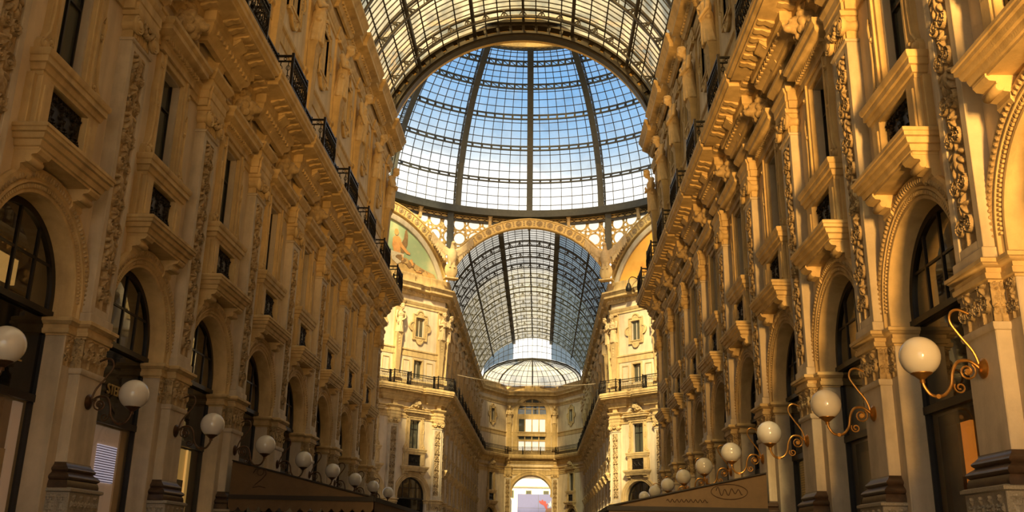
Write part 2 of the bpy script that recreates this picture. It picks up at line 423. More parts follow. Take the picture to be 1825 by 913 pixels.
def link(name, me, parent=None):
    o = bpy.data.objects.new(name, me); COL.objects.link(o)
    if parent is not None: o.parent = parent
    return o
def struct(name, mb, mat, smooth=35.0, recalc=True):
    o = link(name, mb.mesh(name, mat, 0, smooth, recalc)); o['kind'] = 'structure'; return o
def tag(o, label, cat, group=None):
    o['label'] = label; o['category'] = cat
    if group: o['group'] = group
    return o

# a prototype: {'name', 'z0', 'parts': [(part name, mesh, parent index or None, label)]}
class Proto:
    def __init__(s, name, z0): s.name = name; s.z0 = z0; s.parts = []; s._flat = None
    def part(s, name, mb, mat, parent=None, label=None, smooth=35.0, me=None):
        s.parts.append((name, me or mb.mesh(name, mat, s.z0, smooth), parent, label)); return len(s.parts)-1
    def bbox(s):
        cs = []
        for _, me, _, _ in s.parts:
            a = np.empty(len(me.vertices)*3); me.vertices.foreach_get('co', a); a = a.reshape(-1, 3); cs += [a.min(0), a.max(0)]
        cs = np.array(cs); return cs.min(0), cs.max(0)
    def flat(s):
        """all parts merged in one mesh, for copies only a few pixels tall"""
        if s._flat is None:
            vs, fs, mi, mats = [], [], [], []
            for _, me, _, _ in s.parts:
                o = len(vs); vs += [tuple(v.co) for v in me.vertices]
                k = len(mats); mats.append(me.materials[0])
                for p in me.polygons: fs.append(tuple(i+o for i in p.vertices)); mi.append(k)
            me = bpy.data.meshes.new(s.name); me.from_pydata(vs, [], fs)
            for m in mats: me.materials.append(m)
            me.polygons.foreach_set('material_index', mi)
            me.shade_smooth(); me.set_sharp_from_angle(angle=math.radians(35)); me.update()
            s._flat = me
        return s._flat

def project(p):
    d = Vector((p[0]-CAMX, p[1], p[2]-CAMZ)); z = d.dot(_F)
    if z < 0.3: return None
    return (912.5+FPX*d.dot(_R2)/z, 456.5-FPX*d.dot(_U2)/z)
def in_view(M4, bb):
    lo, hi = bb; xs, ys = [], []
    for x in (lo[0], hi[0]):
        for y in (lo[1], hi[1]):
            for z in (lo[2], hi[2]):
                q = project(M4 @ Vector((x, y, z)))
                if q: xs.append(q[0]); ys.append(q[1])
    if not xs: return False
    return max(xs) > 3 and min(xs) < 1822 and max(ys) > 3 and min(ys) < 910

def put(pr, x, y, rot, label, cat, group=None, flat=False, z=None, check=True):
    """place one copy of a prototype (a thing with its own parts); nothing if the photo shows none of it"""
    M4 = Matrix.Translation((x, y, pr.z0 if z is None else z)) @ Matrix.Rotation(rot, 4, 'Z')
    if check and not in_view(M4, pr.bbox()): return None
    if flat or len(pr.parts) == 1:
        o = link(pr.name, pr.flat() if len(pr.parts) > 1 else pr.parts[0][1])
    else:
        o = bpy.data.objects.new(pr.name, None); COL.objects.link(o); o.empty_display_size = 0.3
        kids = []
        for n, me, par, lab in pr.parts:
            c = link(n, me, o if par is None else kids[par]); kids.append(c)
            if lab: c['label'] = lab
    o.location = (x, y, pr.z0 if z is None else z); o.rotation_euler = (0, 0, rot)
    return tag(o, label, cat, group)

ORD = ['first', 'second', 'third', 'fourth', 'fifth', 'sixth', 'seventh', 'eighth', 'ninth', 'tenth', 'eleventh', 'twelfth', 'thirteenth', 'fourteenth', 'fifteenth', 'sixteenth', 'seventeenth', 'eighteenth', 'nineteenth', 'twentieth',
       'twenty-first', 'twenty-second', 'twenty-third', 'twenty-fourth', 'twenty-fifth', 'twenty-sixth']

# ------------------------------------------------------------------ carving
def arabesque(w, h, nu, nz, depth, seed=1):
    """candelabra of paired scrolls, leaves and rosettes climbing a panel w x h"""
    r_ = random.Random(seed)
    U, Z = np.meshgrid(np.linspace(-w/2, w/2, nu), np.linspace(0, h, nz))
    H = np.zeros_like(U); z = w*0.3; k = 0
    H = np.maximum(H, 0.55*np.exp(-(U/(w*0.05))**2))
    while z < h-w*0.15:
        t = k % 4
        if t in (0, 2):
            R = w*r_.uniform(0.24, 0.30)
            for sgn in (-1, 1):
                cu, cz = sgn*R*0.85, z+R*0.9
                dx, dz = (U-cu)*sgn, Z-cz
                rr = np.hypot(dx, dz); th = np.arctan2(dz, dx)
                ph = rr/(R*0.42)-(th+t)/(2*PI)
                rid = (0.5+0.5*np.cos(2*PI*ph))**1.3*(rr < R)
                H = np.maximum(H, rid*0.95)
                H = np.maximum(H, 1.0*np.clip(1-(rr/(R*0.26))**2, 0, 1)**0.5)
            z += R*1.9
        elif t == 1:
            R = w*r_.uniform(0.27, 0.34); cz = z+R
            dx, dz = U, Z-cz; rr = np.hypot(dx, dz); th = np.arctan2(dz, dx)
            pet = R*(0.75+0.25*np.cos(6*th))
            H = np.maximum(H, np.clip(1-(rr/pet)**2, 0, 1)**0.5*(0.7+0.3*np.cos(6*th)))
            z += R*2.0
        else:
            hh = w*r_.uniform(0.6, 0.9)
            for sgn in (-1, 1):
                for q in range(3):
                    a = 0.5+0.35*q; cu, cz = sgn*w*0.17*(1+0.3*q), z+hh*(0.2+0.28*q)
                    x1 = (U-cu)*math.cos(a*sgn)+(Z-cz)*math.sin(a*sgn); y1 = -(U-cu)*math.sin(a*sgn)+(Z-cz)*math.cos(a*sgn)
                    H = np.maximum(H, np.clip(1-(x1/(w*0.08))**2-(y1/(w*0.2))**2, 0, 1)**0.5*0.9)
            H = np.maximum(H, np.clip(1-(U/(w*0.13))**2-((Z-z-hh*0.5)/(hh*0.45))**2, 0, 1)**0.5)
            z += hh*1.05
        k += 1
    return H*depth

def blob(name, mb, mat, voxel, smooth_it=3, dec=None, dz=0.0):
    """weld overlapping lumps into one continuous carved surface"""
    me = bpy.data.meshes.new('tmp'); me.from_pydata(mb.v, [], mb.f); me.update()
    import bmesh
    bm = bmesh.new(); bm.from_mesh(me); bmesh.ops.recalc_face_normals(bm, faces=bm.faces[:]); bm.to_mesh(me); bm.free()
    o = bpy.data.objects.new('tmp', me); COL.objects.link(o)
    r = o.modifiers.new('r', 'REMESH'); r.mode = 'VOXEL'; r.voxel_size = voxel
    s = o.modifiers.new('s', 'SMOOTH'); s.iterations = smooth_it; s.factor = 0.5
    if dec:
        d = o.modifiers.new('d', 'DECIMATE'); d.ratio = dec
    dg = bpy.context.evaluated_depsgraph_get()
    m2 = bpy.data.meshes.new_from_object(o.evaluated_get(dg))
    bpy.data.objects.remove(o); bpy.data.meshes.remove(me)
    m2.name = name
    if dz: m2.transform(Matrix.Translation((0, 0, -dz)))
    m2.materials.clear(); m2.materials.append(mat); m2.shade_smooth(); m2.update()
    return m2

# ------------------------------------------------------------------ wall runs (the setting)
def frame_of(A, B):
    dx, dy = B[0]-A[0], B[1]-A[1]; L = math.hypot(dx, dy); dx /= L; dy /= L
    return L, (lambda q: (A[0]+dx*q[0]-dy*q[1], A[1]+dy*q[0]+dx*q[1], q[2])), math.atan2(dy, dx)
HO = 1.34; ZC = 5.38; ZT = 22.4
def wall_run(name, A, B, bays, small=(), top=ZT):
    L, T, _ = frame_of(A, B); m = MB()
    def rect(u0, u1, z0, z1):
        if u1-u0 > 1e-4 and z1-z0 > 1e-4: m.add([(u0, 0, z0), (u1, 0, z0), (u1, 0, z1), (u0, 0, z1)], [(0, 1, 2, 3)])
    cur = 0.0
    for b in bays:
        rect(cur, b-HO, 0, top)
        n = 20
        for i in range(n):
            a, c = PI-PI*i/n, PI-PI*(i+1)/n
            m.add([(b+HO*math.cos(a), 0, ZC+HO*math.sin(a)), (b+HO*math.cos(c), 0, ZC+HO*math.sin(c)), (b+HO*math.cos(c), 0, 7.3), (b+HO*math.cos(a), 0, 7.3)], [(0, 1, 2, 3)])
        rect(b-HO, b+HO, 7.3, 8.8)
        for s_ in (-1, 1): rect(b+min(s_*HO, s_*0.5), b+max(s_*HO, s_*0.5), 8.8, 11.0)
        if b in small:
            rect(b-HO, b+HO, 11.0, 14.2)
            for s_ in (-1, 1): rect(b+min(s_*HO, s_*0.4), b+max(s_*HO, s_*0.4), 14.2, 15.6)
            rect(b-HO, b+HO, 15.6, 17.5)
        else: rect(b-HO, b+HO, 11.0, 17.5)
        for s_ in (-1, 1): rect(b+min(s_*HO, s_*0.42), b+max(s_*HO, s_*0.42), 17.5, 19.0)
        rect(b-HO, b+HO, 19.0, top)
        cur = b+HO
    rect(cur, L, 0, top)
    # rear of the building block: back wall, roof slab, mezzanine floor
    m.add([(0, -3.2, 0), (L, -3.2, 0), (L, -3.2, top), (0, -3.2, top)], [(0, 1, 2, 3)])
    m.add([(0, 0, top), (L, 0, top), (L, -3.2, top), (0, -3.2, top)], [(0, 1, 2, 3)])
    m.add([(0, -0.36, 7.6), (L, -0.36, 7.6), (L, -3.2, 7.6), (0, -3.2, 7.6)], [(0, 1, 2, 3)])
    for u in (0, L): m.add([(u, 0, 0), (u, -3.2, 0), (u, -3.2, top), (u, 0, top)], [(0, 1, 2, 3)])
    m.xform(T)
    return struct(name, m, M['plaster'], None, False)

def plain_block(name, boxes, mat):
    m = MB()
    for b in boxes: m.box(*b)
    return struct(name, m, mat, None)

fl = MB(); fl.add([(-60, -60, 0), (60, -60, 0), (60, 200, 0), (-60, 200, 0)], [(0, 1, 2, 3)])
struct('floor', fl, M['floor'], None, False)

KN = list(range(-1, 9)); BN = list(range(-1, 8))
nearY = lambda k: Y0+P*k
farY = lambda j: 75.0+P*j
NF = 11
ARM0 = -8.0
# right near: from ARM0 to YN along +Y
wall_run('wall_right_near', (XW, ARM0), (XW, YN), [nearY(k)+2-ARM0 for k in BN])
wall_run('wall_left_near', (-XW, YN), (-XW, ARM0), [YN-nearY(k)-2 for k in reversed(BN)])
DX = 13.5/2**0.5
RD0, RD1 = (XW+DX, YF-DX), (XW, YF)         # right far diagonal face, travelling to the corner
LD0, LD1 = (-XW, YF), (-XW-DX, YF-DX)
DP = 4.23; d_piers = [0.4+DP*i for i in range(4)]; d_bays = [0.4+DP*(i+0.5) for i in range(3)]
wall_run('wall_right_octagon', RD0, RD1, [13.5-d for d in reversed(d_bays)], small=[13.5-d for d in d_bays])
wall_run('wall_left_octagon', LD0, LD1, d_bays, small=d_bays)
wall_run('wall_right_far', (XW, YF), (XW, YE), [farY(j)+2-YF for j in range(NF)])
wall_run('wall_left_far', (-XW, YE), (-XW, YF), [YE-farY(j)-2 for j in reversed(range(NF))])
EX = 3.4; EY = 125.0
EL = math.hypot(XW-EX, EY-YE)
wall_run('wall_right_apse', (XW, YE), (EX, EY), [EL/2])
wall_run('wall_left_apse', (-EX, EY), (-XW, YE), [EL/2])
# near diagonal faces (turned away from the camera) and walls added against light leaks
wall_run('wall_right_octagon_near', (XW, YN), (XW+DX, YN+DX), d_bays)
wall_run('wall_left_octagon_near', (-XW-DX, YN+DX), (-XW, YN), d_bays)
plain_block('wall_right_side', [(26, 26.5, YN+8, YF-8, 0, 28)], M['plaster'])
plain_block('wall_left_side', [(-26.5, -26, YN+8, YF-8, 0, 28)], M['plaster'])

# end wall with a big archway below and a tall mullioned window above
def end_wall():
    m = MB(); L, T, _ = frame_of((EX, EY), (-EX, EY)); c = EX
    def rect(u0, u1, z0, z1): m.add([(u0, 0, z0), (u1, 0, z0), (u1, 0, z1), (u0, 0, z1)], [(0, 1, 2, 3)])
    def arc(r, zc, zt):
        n = 28
        for i in range(n):
            a, b = PI-PI*i/n, PI-PI*(i+1)/n
            m.add([(c+r*math.cos(a), 0, zc+r*math.sin(a)), (c+r*math.cos(b), 0, zc+r*math.sin(b)), (c+r*math.cos(b), 0, zt), (c+r*math.cos(a), 0, zt)], [(0, 1, 2, 3)])
    r1, r2 = 2.72, 1.86
    rect(0, c-r1, 0, 11.2); rect(c+r1, L, 0, 11.2); arc(r1, 8.15, 11.2)
    rect(0, L, 11.2, 13.6)
    rect(0, c-r2, 13.6, 21.2); rect(c+r2, L, 13.6, 21.2); arc(r2, 18.85, 21.2); rect(0, L, 21.2, ZT)
    # passage sides behind the archway, and the soffit
    for sgn in (-1, 1): m.add([(c+sgn*r1, 0, 0), (c+sgn*r1, -9, 0), (c+sgn*r1, -9, 8.15), (c+sgn*r1, 0, 8.15)], [(0, 1, 2, 3)])
    n = 28
    for i in range(n):
        a, b = PI-PI*i/n, PI-PI*(i+1)/n
        m.add([(c+r1*math.cos(a), 0, 8.15+r1*math.sin(a)), (c+r1*math.cos(b), 0, 8.15+r1*math.sin(b)), (c+r1*math.cos(b), -2.2, 8.15+r1*math.sin(b)), (c+r1*math.cos(a), -2.2, 8.15+r1*math.sin(a))], [(0, 1, 2, 3)])
    m.xform(T)
    return struct('wall_back', m, M['plaster'], None, False)
end_wall()

# unseen wall behind the viewer, added against sky glow; archway sized for the lamp
def entrance_wall():
    m = MB(); T = lambda q: (q[0], ARM0+q[1], q[2]); r, zc = 5.6, 4.6
    def rect(u0, u1, z0, z1): m.add([(u0, 0, z0), (u1, 0, z0), (u1, 0, z1), (u0, 0, z1)], [(0, 1, 2, 3)])
    rect(-XW-3.2, -r, 0, 11); rect(r, XW+3.2, 0, 11); n = 24
    for i in range(n):
        a, b = PI-PI*i/n, PI-PI*(i+1)/n
        m.add([(r*math.cos(a), 0, zc+r*math.sin(a)), (r*math.cos(b), 0, zc+r*math.sin(b)), (r*math.cos(b), 0, 11), (r*math.cos(a), 0, 11)], [(0, 1, 2, 3)])
    rect(-XW-3.2, XW+3.2, 11, 22.4)
    m.add([(XW*math.cos(PI*i/n), 0, 22.4+5*math.sin(PI*i/n)) for i in range(n+1)], [tuple(range(n+1))])
    m.xform(T); struct('wall_front', m, M['plaster'], None, False)
entrance_wall()

# ------------------------------------------------------------------ long mouldings (trim)
def run_path(runs, dv, half):
    """runs: [(A, B, [pier u])] joined end to end; returns the plan path stepping out by dv around each pier"""
    pts = []; prev = None
    info = []
    for A, B, piers in runs:
        L, T, _ = frame_of(A, B); iv = []
        for p in sorted(piers):
            a, b = p-half, p+half
            if iv and a <= iv[-1][1]: iv[-1][1] = b
            else: iv.append([a, b])
        info.append((A, B, L, T, iv))
    def voff(i, end):
        A, B, L, T, iv = info[i]
        for a, b in iv:
            if (not end and a <= 0.35) or (end and b >= L-0.35): return dv
        return 0.0
    for i, (A, B, L, T, iv) in enumerate(info):
        if i == 0:
            q = T((0, voff(0, False), 0)); pts.append((q[0], q[1]))
        for a, b in iv:
            if a > 0.35:
                for v in (0, dv): q = T((a, v, 0)); pts.append((q[0], q[1]))
            if b < L-0.35:
                for v in (dv, 0): q = T((b, v, 0)); pts.append((q[0], q[1]))
        v1 = voff(i, True)
        if i == len(info)-1:
            q = T((L, v1, 0)); pts.append((q[0], q[1]))
        else:
            v2 = voff(i+1, False); T2 = info[i+1][3]
            p1 = Vector(T((0, v1, 0))[:2]); d1 = Vector(T((1, v1, 0))[:2])-p1
            p2 = Vector(T2((0, v2, 0))[:2]); d2 = Vector(T2((1, v2, 0))[:2])-p2
            den = d1.x*d2.y-d1.y*d2.x
            t = ((p2.x-p1.x)*d2.y-(p2.y-p1.y)*d2.x)/den
            q = p1+d1*t; pts.append((q.x, q.y))
    return pts
RUN_NR = [((XW, ARM0), (XW, YN), [nearY(k)-ARM0 for k in range(-4, 9)]), ((XW, YN), (XW+DX, YN+DX), d_piers)]
RUN_NL = [((-XW-DX, YN+DX), (-XW, YN), [13.5-d for d in d_piers]), ((-XW, YN), (-XW, ARM0), [YN-nearY(k) for k in range(-4, 9)])]
RUN_F = [(RD0, RD1, [13.5-d for d in d_piers]), ((XW, YF), (XW, YE), [farY(j)-YF for j in range(NF+1)]), ((XW, YE), (EX, EY), []),
         ((EX, EY), (-EX, EY), []), ((-EX, EY), (-XW, YE), []), ((-XW, YE), (-XW, YF), [YE-farY(j) for j in range(NF+1)]), (LD0, LD1, d_piers)]
def along(path, spacing, fn, minlen=0.3):
    """call fn(transform) at even steps along each straight of a plan path"""
    for i in range(len(path)-1):
        L, T, _ = frame_of(path[i], path[i+1])
        if L < minlen: continue
        n = max(1, int(L/spacing))
        for k in range(n): fn(T, (k+0.5)*L/n)
tn = [0]
def trim(mb, mat):
    tn[0] += 1; return struct('trim_%d' % tn[0], mb, mat)
for runs, detail in ((RUN_NR, 1), (RUN_NL, 1), (RUN_F, 0)):
    # architrave under the frieze
    m = MB(); p = run_path(runs, 0.20, 0.50)
    m.sweep(p, [(-0.05, 11.05), (0.05, 11.05), (0.05, 11.22), (0.075, 11.23), (0.075, 11.42), (0.10, 11.44), (0.13, 11.50), (0.13, 11.54), (0.05, 11.56), (-0.05, 11.56)])
    m.sweep(p, [(-0.05, 11.74), (0.06, 11.74), (0.08, 11.80), (0.17, 11.86), (0.17, 11.93), (-0.05, 11.95)])
    trim(m, M['orn'])
    # balcony: bed moulding, soffit, fascia
    m = MB(); p = run_path(runs, 0.27, 1.15)
    V = 0.80
    m.sweep(p, [(-0.05, 12.30), (0.08, 12.30), (0.10, 12.40), (0.20, 12.48), (0.24, 12.58), (0.24, 12.66), (0.30, 12.70), (0.30, 12.92), (V-0.10, 12.98), (V-0.10, 13.05), (V-0.03, 13.10), (V-0.03, 13.20), (V, 13.24), (V, 13.36), (V-0.06, 13.42), (-0.05, 13.42)])
    if detail:
        def modil(T, u):
            q = MB(); w = 0.085
            q.prism([(0.28, 12.86), (0.36, 12.855), (0.44, 12.90), (0.50, 12.925), (0.57, 12.91), (0.65, 12.935), (0.69, 13.0), (0.28, 13.0)], 'u', u-w, u+w)
            q.xform(T); m.add(q.v, q.f)
        along(p, 0.34, modil)
        def egg(T, u):
            q = MB(); q.box(u-0.05, u+0.05, 0.18, 0.275, 12.50, 12.60); q.xform(T); m.add(q.v, q.f)
        along(p, 0.20, egg)
    trim(m, M['orn'])
    # attic plinth, string course and architrave
    m = MB(); p = run_path(runs, 0.06, 0.40)
    m.sweep(p, [(-0.05, 13.40), (0.12, 13.40), (0.12, 13.95), (0.08, 14.02), (-0.05, 14.02)])
    m.sweep(p, [(-0.05, 15.85), (0.04, 15.85), (0.04, 16.25), (0.10, 16.32), (0.10, 16.42), (-0.05, 16.46)])
    m.sweep(p, [(-0.05, 19.82), (0.06, 19.82), (0.06, 19.98), (0.09, 20.0), (0.12, 20.10), (0.16, 20.16), (0.16, 20.24), (-0.05, 20.26)])
    trim(m, M['orn'])
    # top cornice and the kerb that carries the glass roof
    m = MB(); p = run_path(runs, 0.16, 1.15)
    m.sweep(p, [(-0.05, 20.72), (0.06, 20.72), (0.08, 20.80), (0.14, 20.86), (0.14, 21.0), (0.22, 21.04), (0.40, 21.12), (0.46, 21.14), (0.46, 21.30), (0.50, 21.34), (0.56, 21.48), (0.62, 21.54), (0.62, 21.66), (0.10, 21.78), (0.10, 22.3), (0.14, 22.36), (0.14, 22.45), (-0.05, 22.45)])
    def dent(T, u):
        q = MB(); q.box(u-0.055, u+0.055, 0.12, 0.215, 20.88, 21.0); q.xform(T); m.add(q.v, q.f)
    along(p, 0.21 if detail else 0.30, dent)
    trim(m, M['orn'])

# ------------------------------------------------------------------ prototypes of the facade pieces
relA = arabesque(0.50, 4.9, 41, 380, 0.085, 3)
relB = arabesque(0.50, 4.9, 41, 380, 0.085, 8)
_c = arabesque(0.42, 0.5, 33, 40, 0.055, 5); capR = np.concatenate([_c, _c[:, 1:]], axis=1)
capS = arabesque(0.26, 0.5, 21, 40, 0.04, 6)

def make_pier():
    p = Proto('arcade_pier', 0.0)
    m = MB(); m.bev(-0.54, 0.54, -0.02, 0.42, 0, 1.92); p.part('plinth', m, M['granite'])
    m = MB(); m.box(-0.55, 0.55, -0.02, 0.43, 1.92, 1.97); m.bev(-0.54, 0.54, -0.02, 0.42, 1.97, 2.36); m.ring3(0.53, 0.41, [(0, 2.34), (0.05, 2.36), (0.05, 2.40), (0, 2.42)])
    m.relief(-0.48, 0.48, 2.02, 2.31, 0.42, np.tile(arabesque(0.24, 0.29, 12, 16, 0.03, 4), (1, 4)))
    m.relief(0.05, 0.38, 2.02, 2.31, 0.54, np.tile(arabesque(0.16, 0.29, 9, 16, 0.03, 4), (1, 2)), 'u+')
    m.relief(0.05, 0.38, 2.02, 2.31, -0.54, np.tile(arabesque(0.16, 0.29, 9, 16, 0.03, 4), (1, 2)), 'u-')
    p.part('plinth_band', m, M['granite'])
    m = MB()
    prof = [(-0.1, 2.40), (0.13, 2.40), (0.14, 2.46), (0.12, 2.53)]+[(0.10+0.045*math.sin(PI*i/6), 2.53+0.10*i/6) for i in range(7)]+[(0.07, 2.65)]+[(0.05+0.035*math.sin(PI*i/6), 2.67+0.08*i/6) for i in range(7)]+[(0.015, 2.79), (0.01, 2.82), (-0.1, 2.82)]
    m.ring3(0.42, 0.235, prof); m.box(-0.42, 0.42, 0, 0.235, 2.4, 2.82)
    p.part('base_moulding', m, M['marble'], label='dark marble base moulding')
    m = MB(); m.bev(-0.42, 0.42, -0.02, 0.235, 2.8, 4.30); m.ring3(0.42, 0.235, [(-0.02, 4.22), (0.02, 4.24), (0.035, 4.28), (0.03, 4.33), (-0.02, 4.34)]); p.part('shaft', m, M['stone'])
    m = MB(); m.bev(-0.71, 0.71, -0.36, 0.05, 0, 4.84); p.part('respond', m, M['stone'])
    m = MB(); m.box(-0.41, 0.41, 0, 0.225, 4.3, 4.84)
    m.relief(-0.41, 0.41, 4.34, 4.83, 0.235, capR)
    m.relief(0.05, 0.23, 4.34, 4.83, 0.42, capS, 'u+'); m.relief(0.05, 0.23, 4.34, 4.83, -0.42, capS, 'u-')
    m.relief(0.45, 0.69, 4.34, 4.83, 0.05, capS); m.relief(-0.69, -0.45, 4.34, 4.83, 0.05, capS)
    p.part('carved_capital', m, M['carve'], smooth=85)
    m = MB()
    m.sweep([(-0.71, -0.36), (-0.71, 0.05), (-0.42, 0.05), (-0.42, 0.235), (0.42, 0.235), (0.42, 0.05), (0.71, 0.05), (0.71, -0.36)],
            [(-0.05, 4.82), (0.02, 4.82), (0.02, 4.85), (0.05, 4.86), (0.06, 4.89), (0.06, 4.93), (0.035, 4.94), (0.035, 5.0), (0.07, 5.01), (0.10, 5.045), (0.12, 5.05), (0.12, 5.10), (0.09, 5.12), (-0.05, 5.12)])
    m.box(-0.71, 0.71, -0.36, 0.05, 4.9, 5.115); m.box(-0.42, 0.42, 0, 0.235, 4.9, 5.115)
    p.part('impost_cornice', m, M['orn'])
    return p

def make_pilaster(rel):
    p = Proto('carved_pilaster', 5.1)
    m = MB(); m.bev(-0.44, 0.44, -0.02, 0.27, 5.1, 5.28)
    m.box(-0.30, 0.30, -0.02, 0.19, 5.28, 10.52)
    for a, b in ((-0.405, -0.255), (0.255, 0.405)): m.bev(a, b, -0.015, 0.235, 5.285, 10.515, 0.008)
    m.bev(-0.26, 0.26, 0.15, 0.233, 5.29, 5.42, 0.008); m.bev(-0.26, 0.26, 0.15, 0.233, 10.32, 10.51, 0.008)
    m.ring3(0.40, 0.235, [(-0.02, 10.44), (0.03, 10.46), (0.04, 10.50), (-0.02, 10.54)])
    p.part('shaft', m, M['stone'])
    m = MB(); m.relief(-0.25, 0.25, 5.42, 10.32, 0.192, rel); p.part('carved_relief', m, M['carve2'], smooth=85)
    # ionic capital
    m = MB(); m.box(-0.37, 0.37, -0.02, 0.21, 10.52, 10.80)
    for i in range(7): m.lathe([(0.0, 10.55), (0.035, 10.56), (0.035, 10.74), (0, 10.78)], (-0.27+0.09*i, 0.21, 0), 'z', 8)
    m.ring3(0.37, 0.21, [(-0.02, 10.76), (0.03, 10.77), (0.06, 10.82), (0.04, 10.87), (-0.02, 10.88)])
    m.ring3(0.40, 0.25, [(-0.02, 10.96), (0.06, 10.97), (0.08, 11.02), (0.08, 11.06), (-0.02, 11.06)]); m.box(-0.42, 0.42, 0, 0.27, 10.86, 11.06)
    c = p.part('capital', m, M['orn'])
    for s in (-1, 1):
        q = MB(); q.lathe([(0, -0.02), (0.17, -0.02), (0.185, 0.02), (0.17, 0.06), (0.14, 0.045), (0.12, 0.065), (0.09, 0.05), (0.07, 0.075), (0.03, 0.085), (0, 0.085)], (s*0.36, 0.27, 10.79), 'v', 20)
        q.lathe([(0, -0.26), (0.11, -0.26), (0.09, -0.12), (0.13, 0.0)], (s*0.36, 0.27, 10.79), 'v', 14)
        p.part('volute', q, M['orn'], c)
    q = MB()
    for i in range(9):
        t = -1+i/4; q.ell((t*0.23, 0.31, 10.92-0.17*(1-t*t)), (0.05, 0.06, 0.055), None, 8, 5)
    for s in (-1, 1): q.ell((s*0.1, 0.30, 10.93), (0.07, 0.05, 0.05), None, 8, 5)
    p.part('festoon', q, M['carve'], c)
    # block of entablature and console above
    m = MB(); m.box(-0.47, 0.47, -0.02, 0.29, 11.06, 11.90)
    m.ring3(0.45, 0.27, [(-0.02, 11.07), (0.03, 11.07), (0.03, 11.22), (0.05, 11.24), (0.05, 11.42), (0.08, 11.46), (0.10, 11.52), (-0.02, 11.55)])
    m.ring3(0.45, 0.27, [(-0.02, 11.72), (0.05, 11.74), (0.12, 11.84), (0.15, 11.88), (0.15, 11.95), (-0.02, 11.97)])
    p.part('entablature_block', m, M['orn'])
    m = MB(); m.prism([(-0.02, 11.95), (0.22, 11.95), (0.26, 12.0), (0.24, 12.15), (0.28, 12.28), (0.38, 12.36), (0.42, 12.45), (0.40, 12.55), (0.48, 12.66), (0.62, 12.72), (0.70, 12.82), (0.70, 13.0), (-0.02, 13.0)], 'u', -0.2, 0.2)
    m.prism([(0.1, 12.56), (0.56, 12.70), (0.74, 12.84), (0.74, 12.90), (0.1, 12.90)], 'u', -0.25, 0.25)
    p.part('console', m, M['orn'])
    return p

def make_archivolt():
    p = Proto('archivolt', 5.1)
    m = MB()
    m.arch([(1.74, -0.02), (1.75, 0.06), (1.72, 0.11), (1.68, 0.12), (1.58, 0.09), (1.56, 0.075), (1.54, 0.10), (1.51, 0.10), (1.49, 0.06), (1.42, 0.045), (1.40, 0.06), (1.36, 0.055), (1.34, 0.02), (1.325, -0.34), (1.40, -0.36), (1.5, -0.03)], ZC, 5.11, 40)
    p.part('arch_moulding', m, M['orn'])
    m = MB(); n = 62
    for i in range(n):
        a = PI*(i+0.5)/n; c = (1.63*math.cos(a), 0.105, ZC+1.63*math.sin(a))
        m.ell(c, (0.055, 0.03, 0.028), Matrix.Rotation(-a, 3, 'Y'), 6, 4)
    p.part('leaf_band', m, M['carve'])
    m = MB(); n = 76
    for i in range(n):
        a = PI*(i+0.5)/n; c, s = math.cos(a), math.sin(a); r0, r1, w = 1.43, 1.485, 0.017
        pts = [(r*c-t*s, v, ZC+r*s+t*c) for v in (0.04, 0.085) for r, t in ((r0, -w), (r1, -w), (r1, w), (r0, w))]
        m.add(pts, [(0, 1, 2, 3), (4, 7, 6, 5), (0, 4, 5, 1), (1, 5, 6, 2), (2, 6, 7, 3), (3, 7, 4, 0)])
    p.part('dentil_band', m, M['orn'])
    return p

def make_shopfront(name, low, arch_lit=None, glass='aglass'):
    """arched glazing, dark transom panel and the shop window below; low = list of (u0,u1,z0,z1,v,material) display pieces"""
    p = Proto(name, 0.0)
    m = MB(); m.arch([(1.34, -0.36), (1.34, -0.27), (1.22, -0.27), (1.22, -0.36)], ZC, 5.12, 32); m.box(-1.34, 1.34, -0.38, -0.24, 5.12, 5.22)
    f = p.part('arch_frame', m, M['wframe'])
    m = MB()
    for u in (-0.62, 0.0, 0.62): m.box(u-0.025, u+0.025, -0.34, -0.29, 5.2, ZC+math.sqrt(1.28**2-u*u))
    m.box(-1.25, 1.25, -0.33, -0.295, 5.92, 5.96)
    p.part('glazing_bars', m, M['wframe'], f)
    m = MB(); n = 24
    m.add([(1.25*math.cos(PI*i/n), -0.315, ZC+1.25*math.sin(PI*i/n)) for i in range(n+1)]+[(-1.25, -0.315, 5.2), (1.25, -0.315, 5.2)], [tuple(range(n+3))]); p.part('arch_pane', m, M[glass], f, smooth=None)
    m = MB(); m.box(-1.33, 1.33, -0.40, -0.34, 3.82, 5.13); t = p.part('transom_panel', m, M['tglass'])
    m = MB(); m.box(-1.34, 1.34, -0.36, -0.28, 3.72, 3.84); m.box(-1.34, -1.27, -0.36, -0.29, 3.84, 5.13); m.box(1.27, 1.34, -0.36, -0.29, 3.84, 5.13); p.part('transom_frame', m, M['wframe'], t)
    m = MB()
    for u in (-1.30, 1.30): m.box(u-0.05, u+0.05, -0.40, -0.30, 0, 3.72)
    m.box(-1.3, 1.3, -0.40, -0.30, 0, 0.3)
    w = p.part('shop_window_frame', m, M['wframe'])
    m = MB(); m.add([(-1.26, -0.36, 0.3), (1.26, -0.36, 0.3), (1.26, -0.36, 3.72), (-1.26, -0.36, 3.72)], [(0, 1, 2, 3)]); p.part('shop_pane', m, M['sglass'], w, smooth=None)
    for u0, u1, z0, z1, v, mt in low:
        m = MB(); m.box(u0, u1, v-0.05, v, z0, z1); p.part('display_panel', m, M[mt])
    if arch_lit:
        m = MB(); m.box(-1.15, -0.4, -0.95, -0.88, 5.62, 6.05); p.part('lit_panel', m, M[arch_lit])
        m = MB(); m.box(-2.0, 2.0, -2.6, -2.5, 5.2, 7.5); p.part('rear_panel', m, M['cream'])
    return p

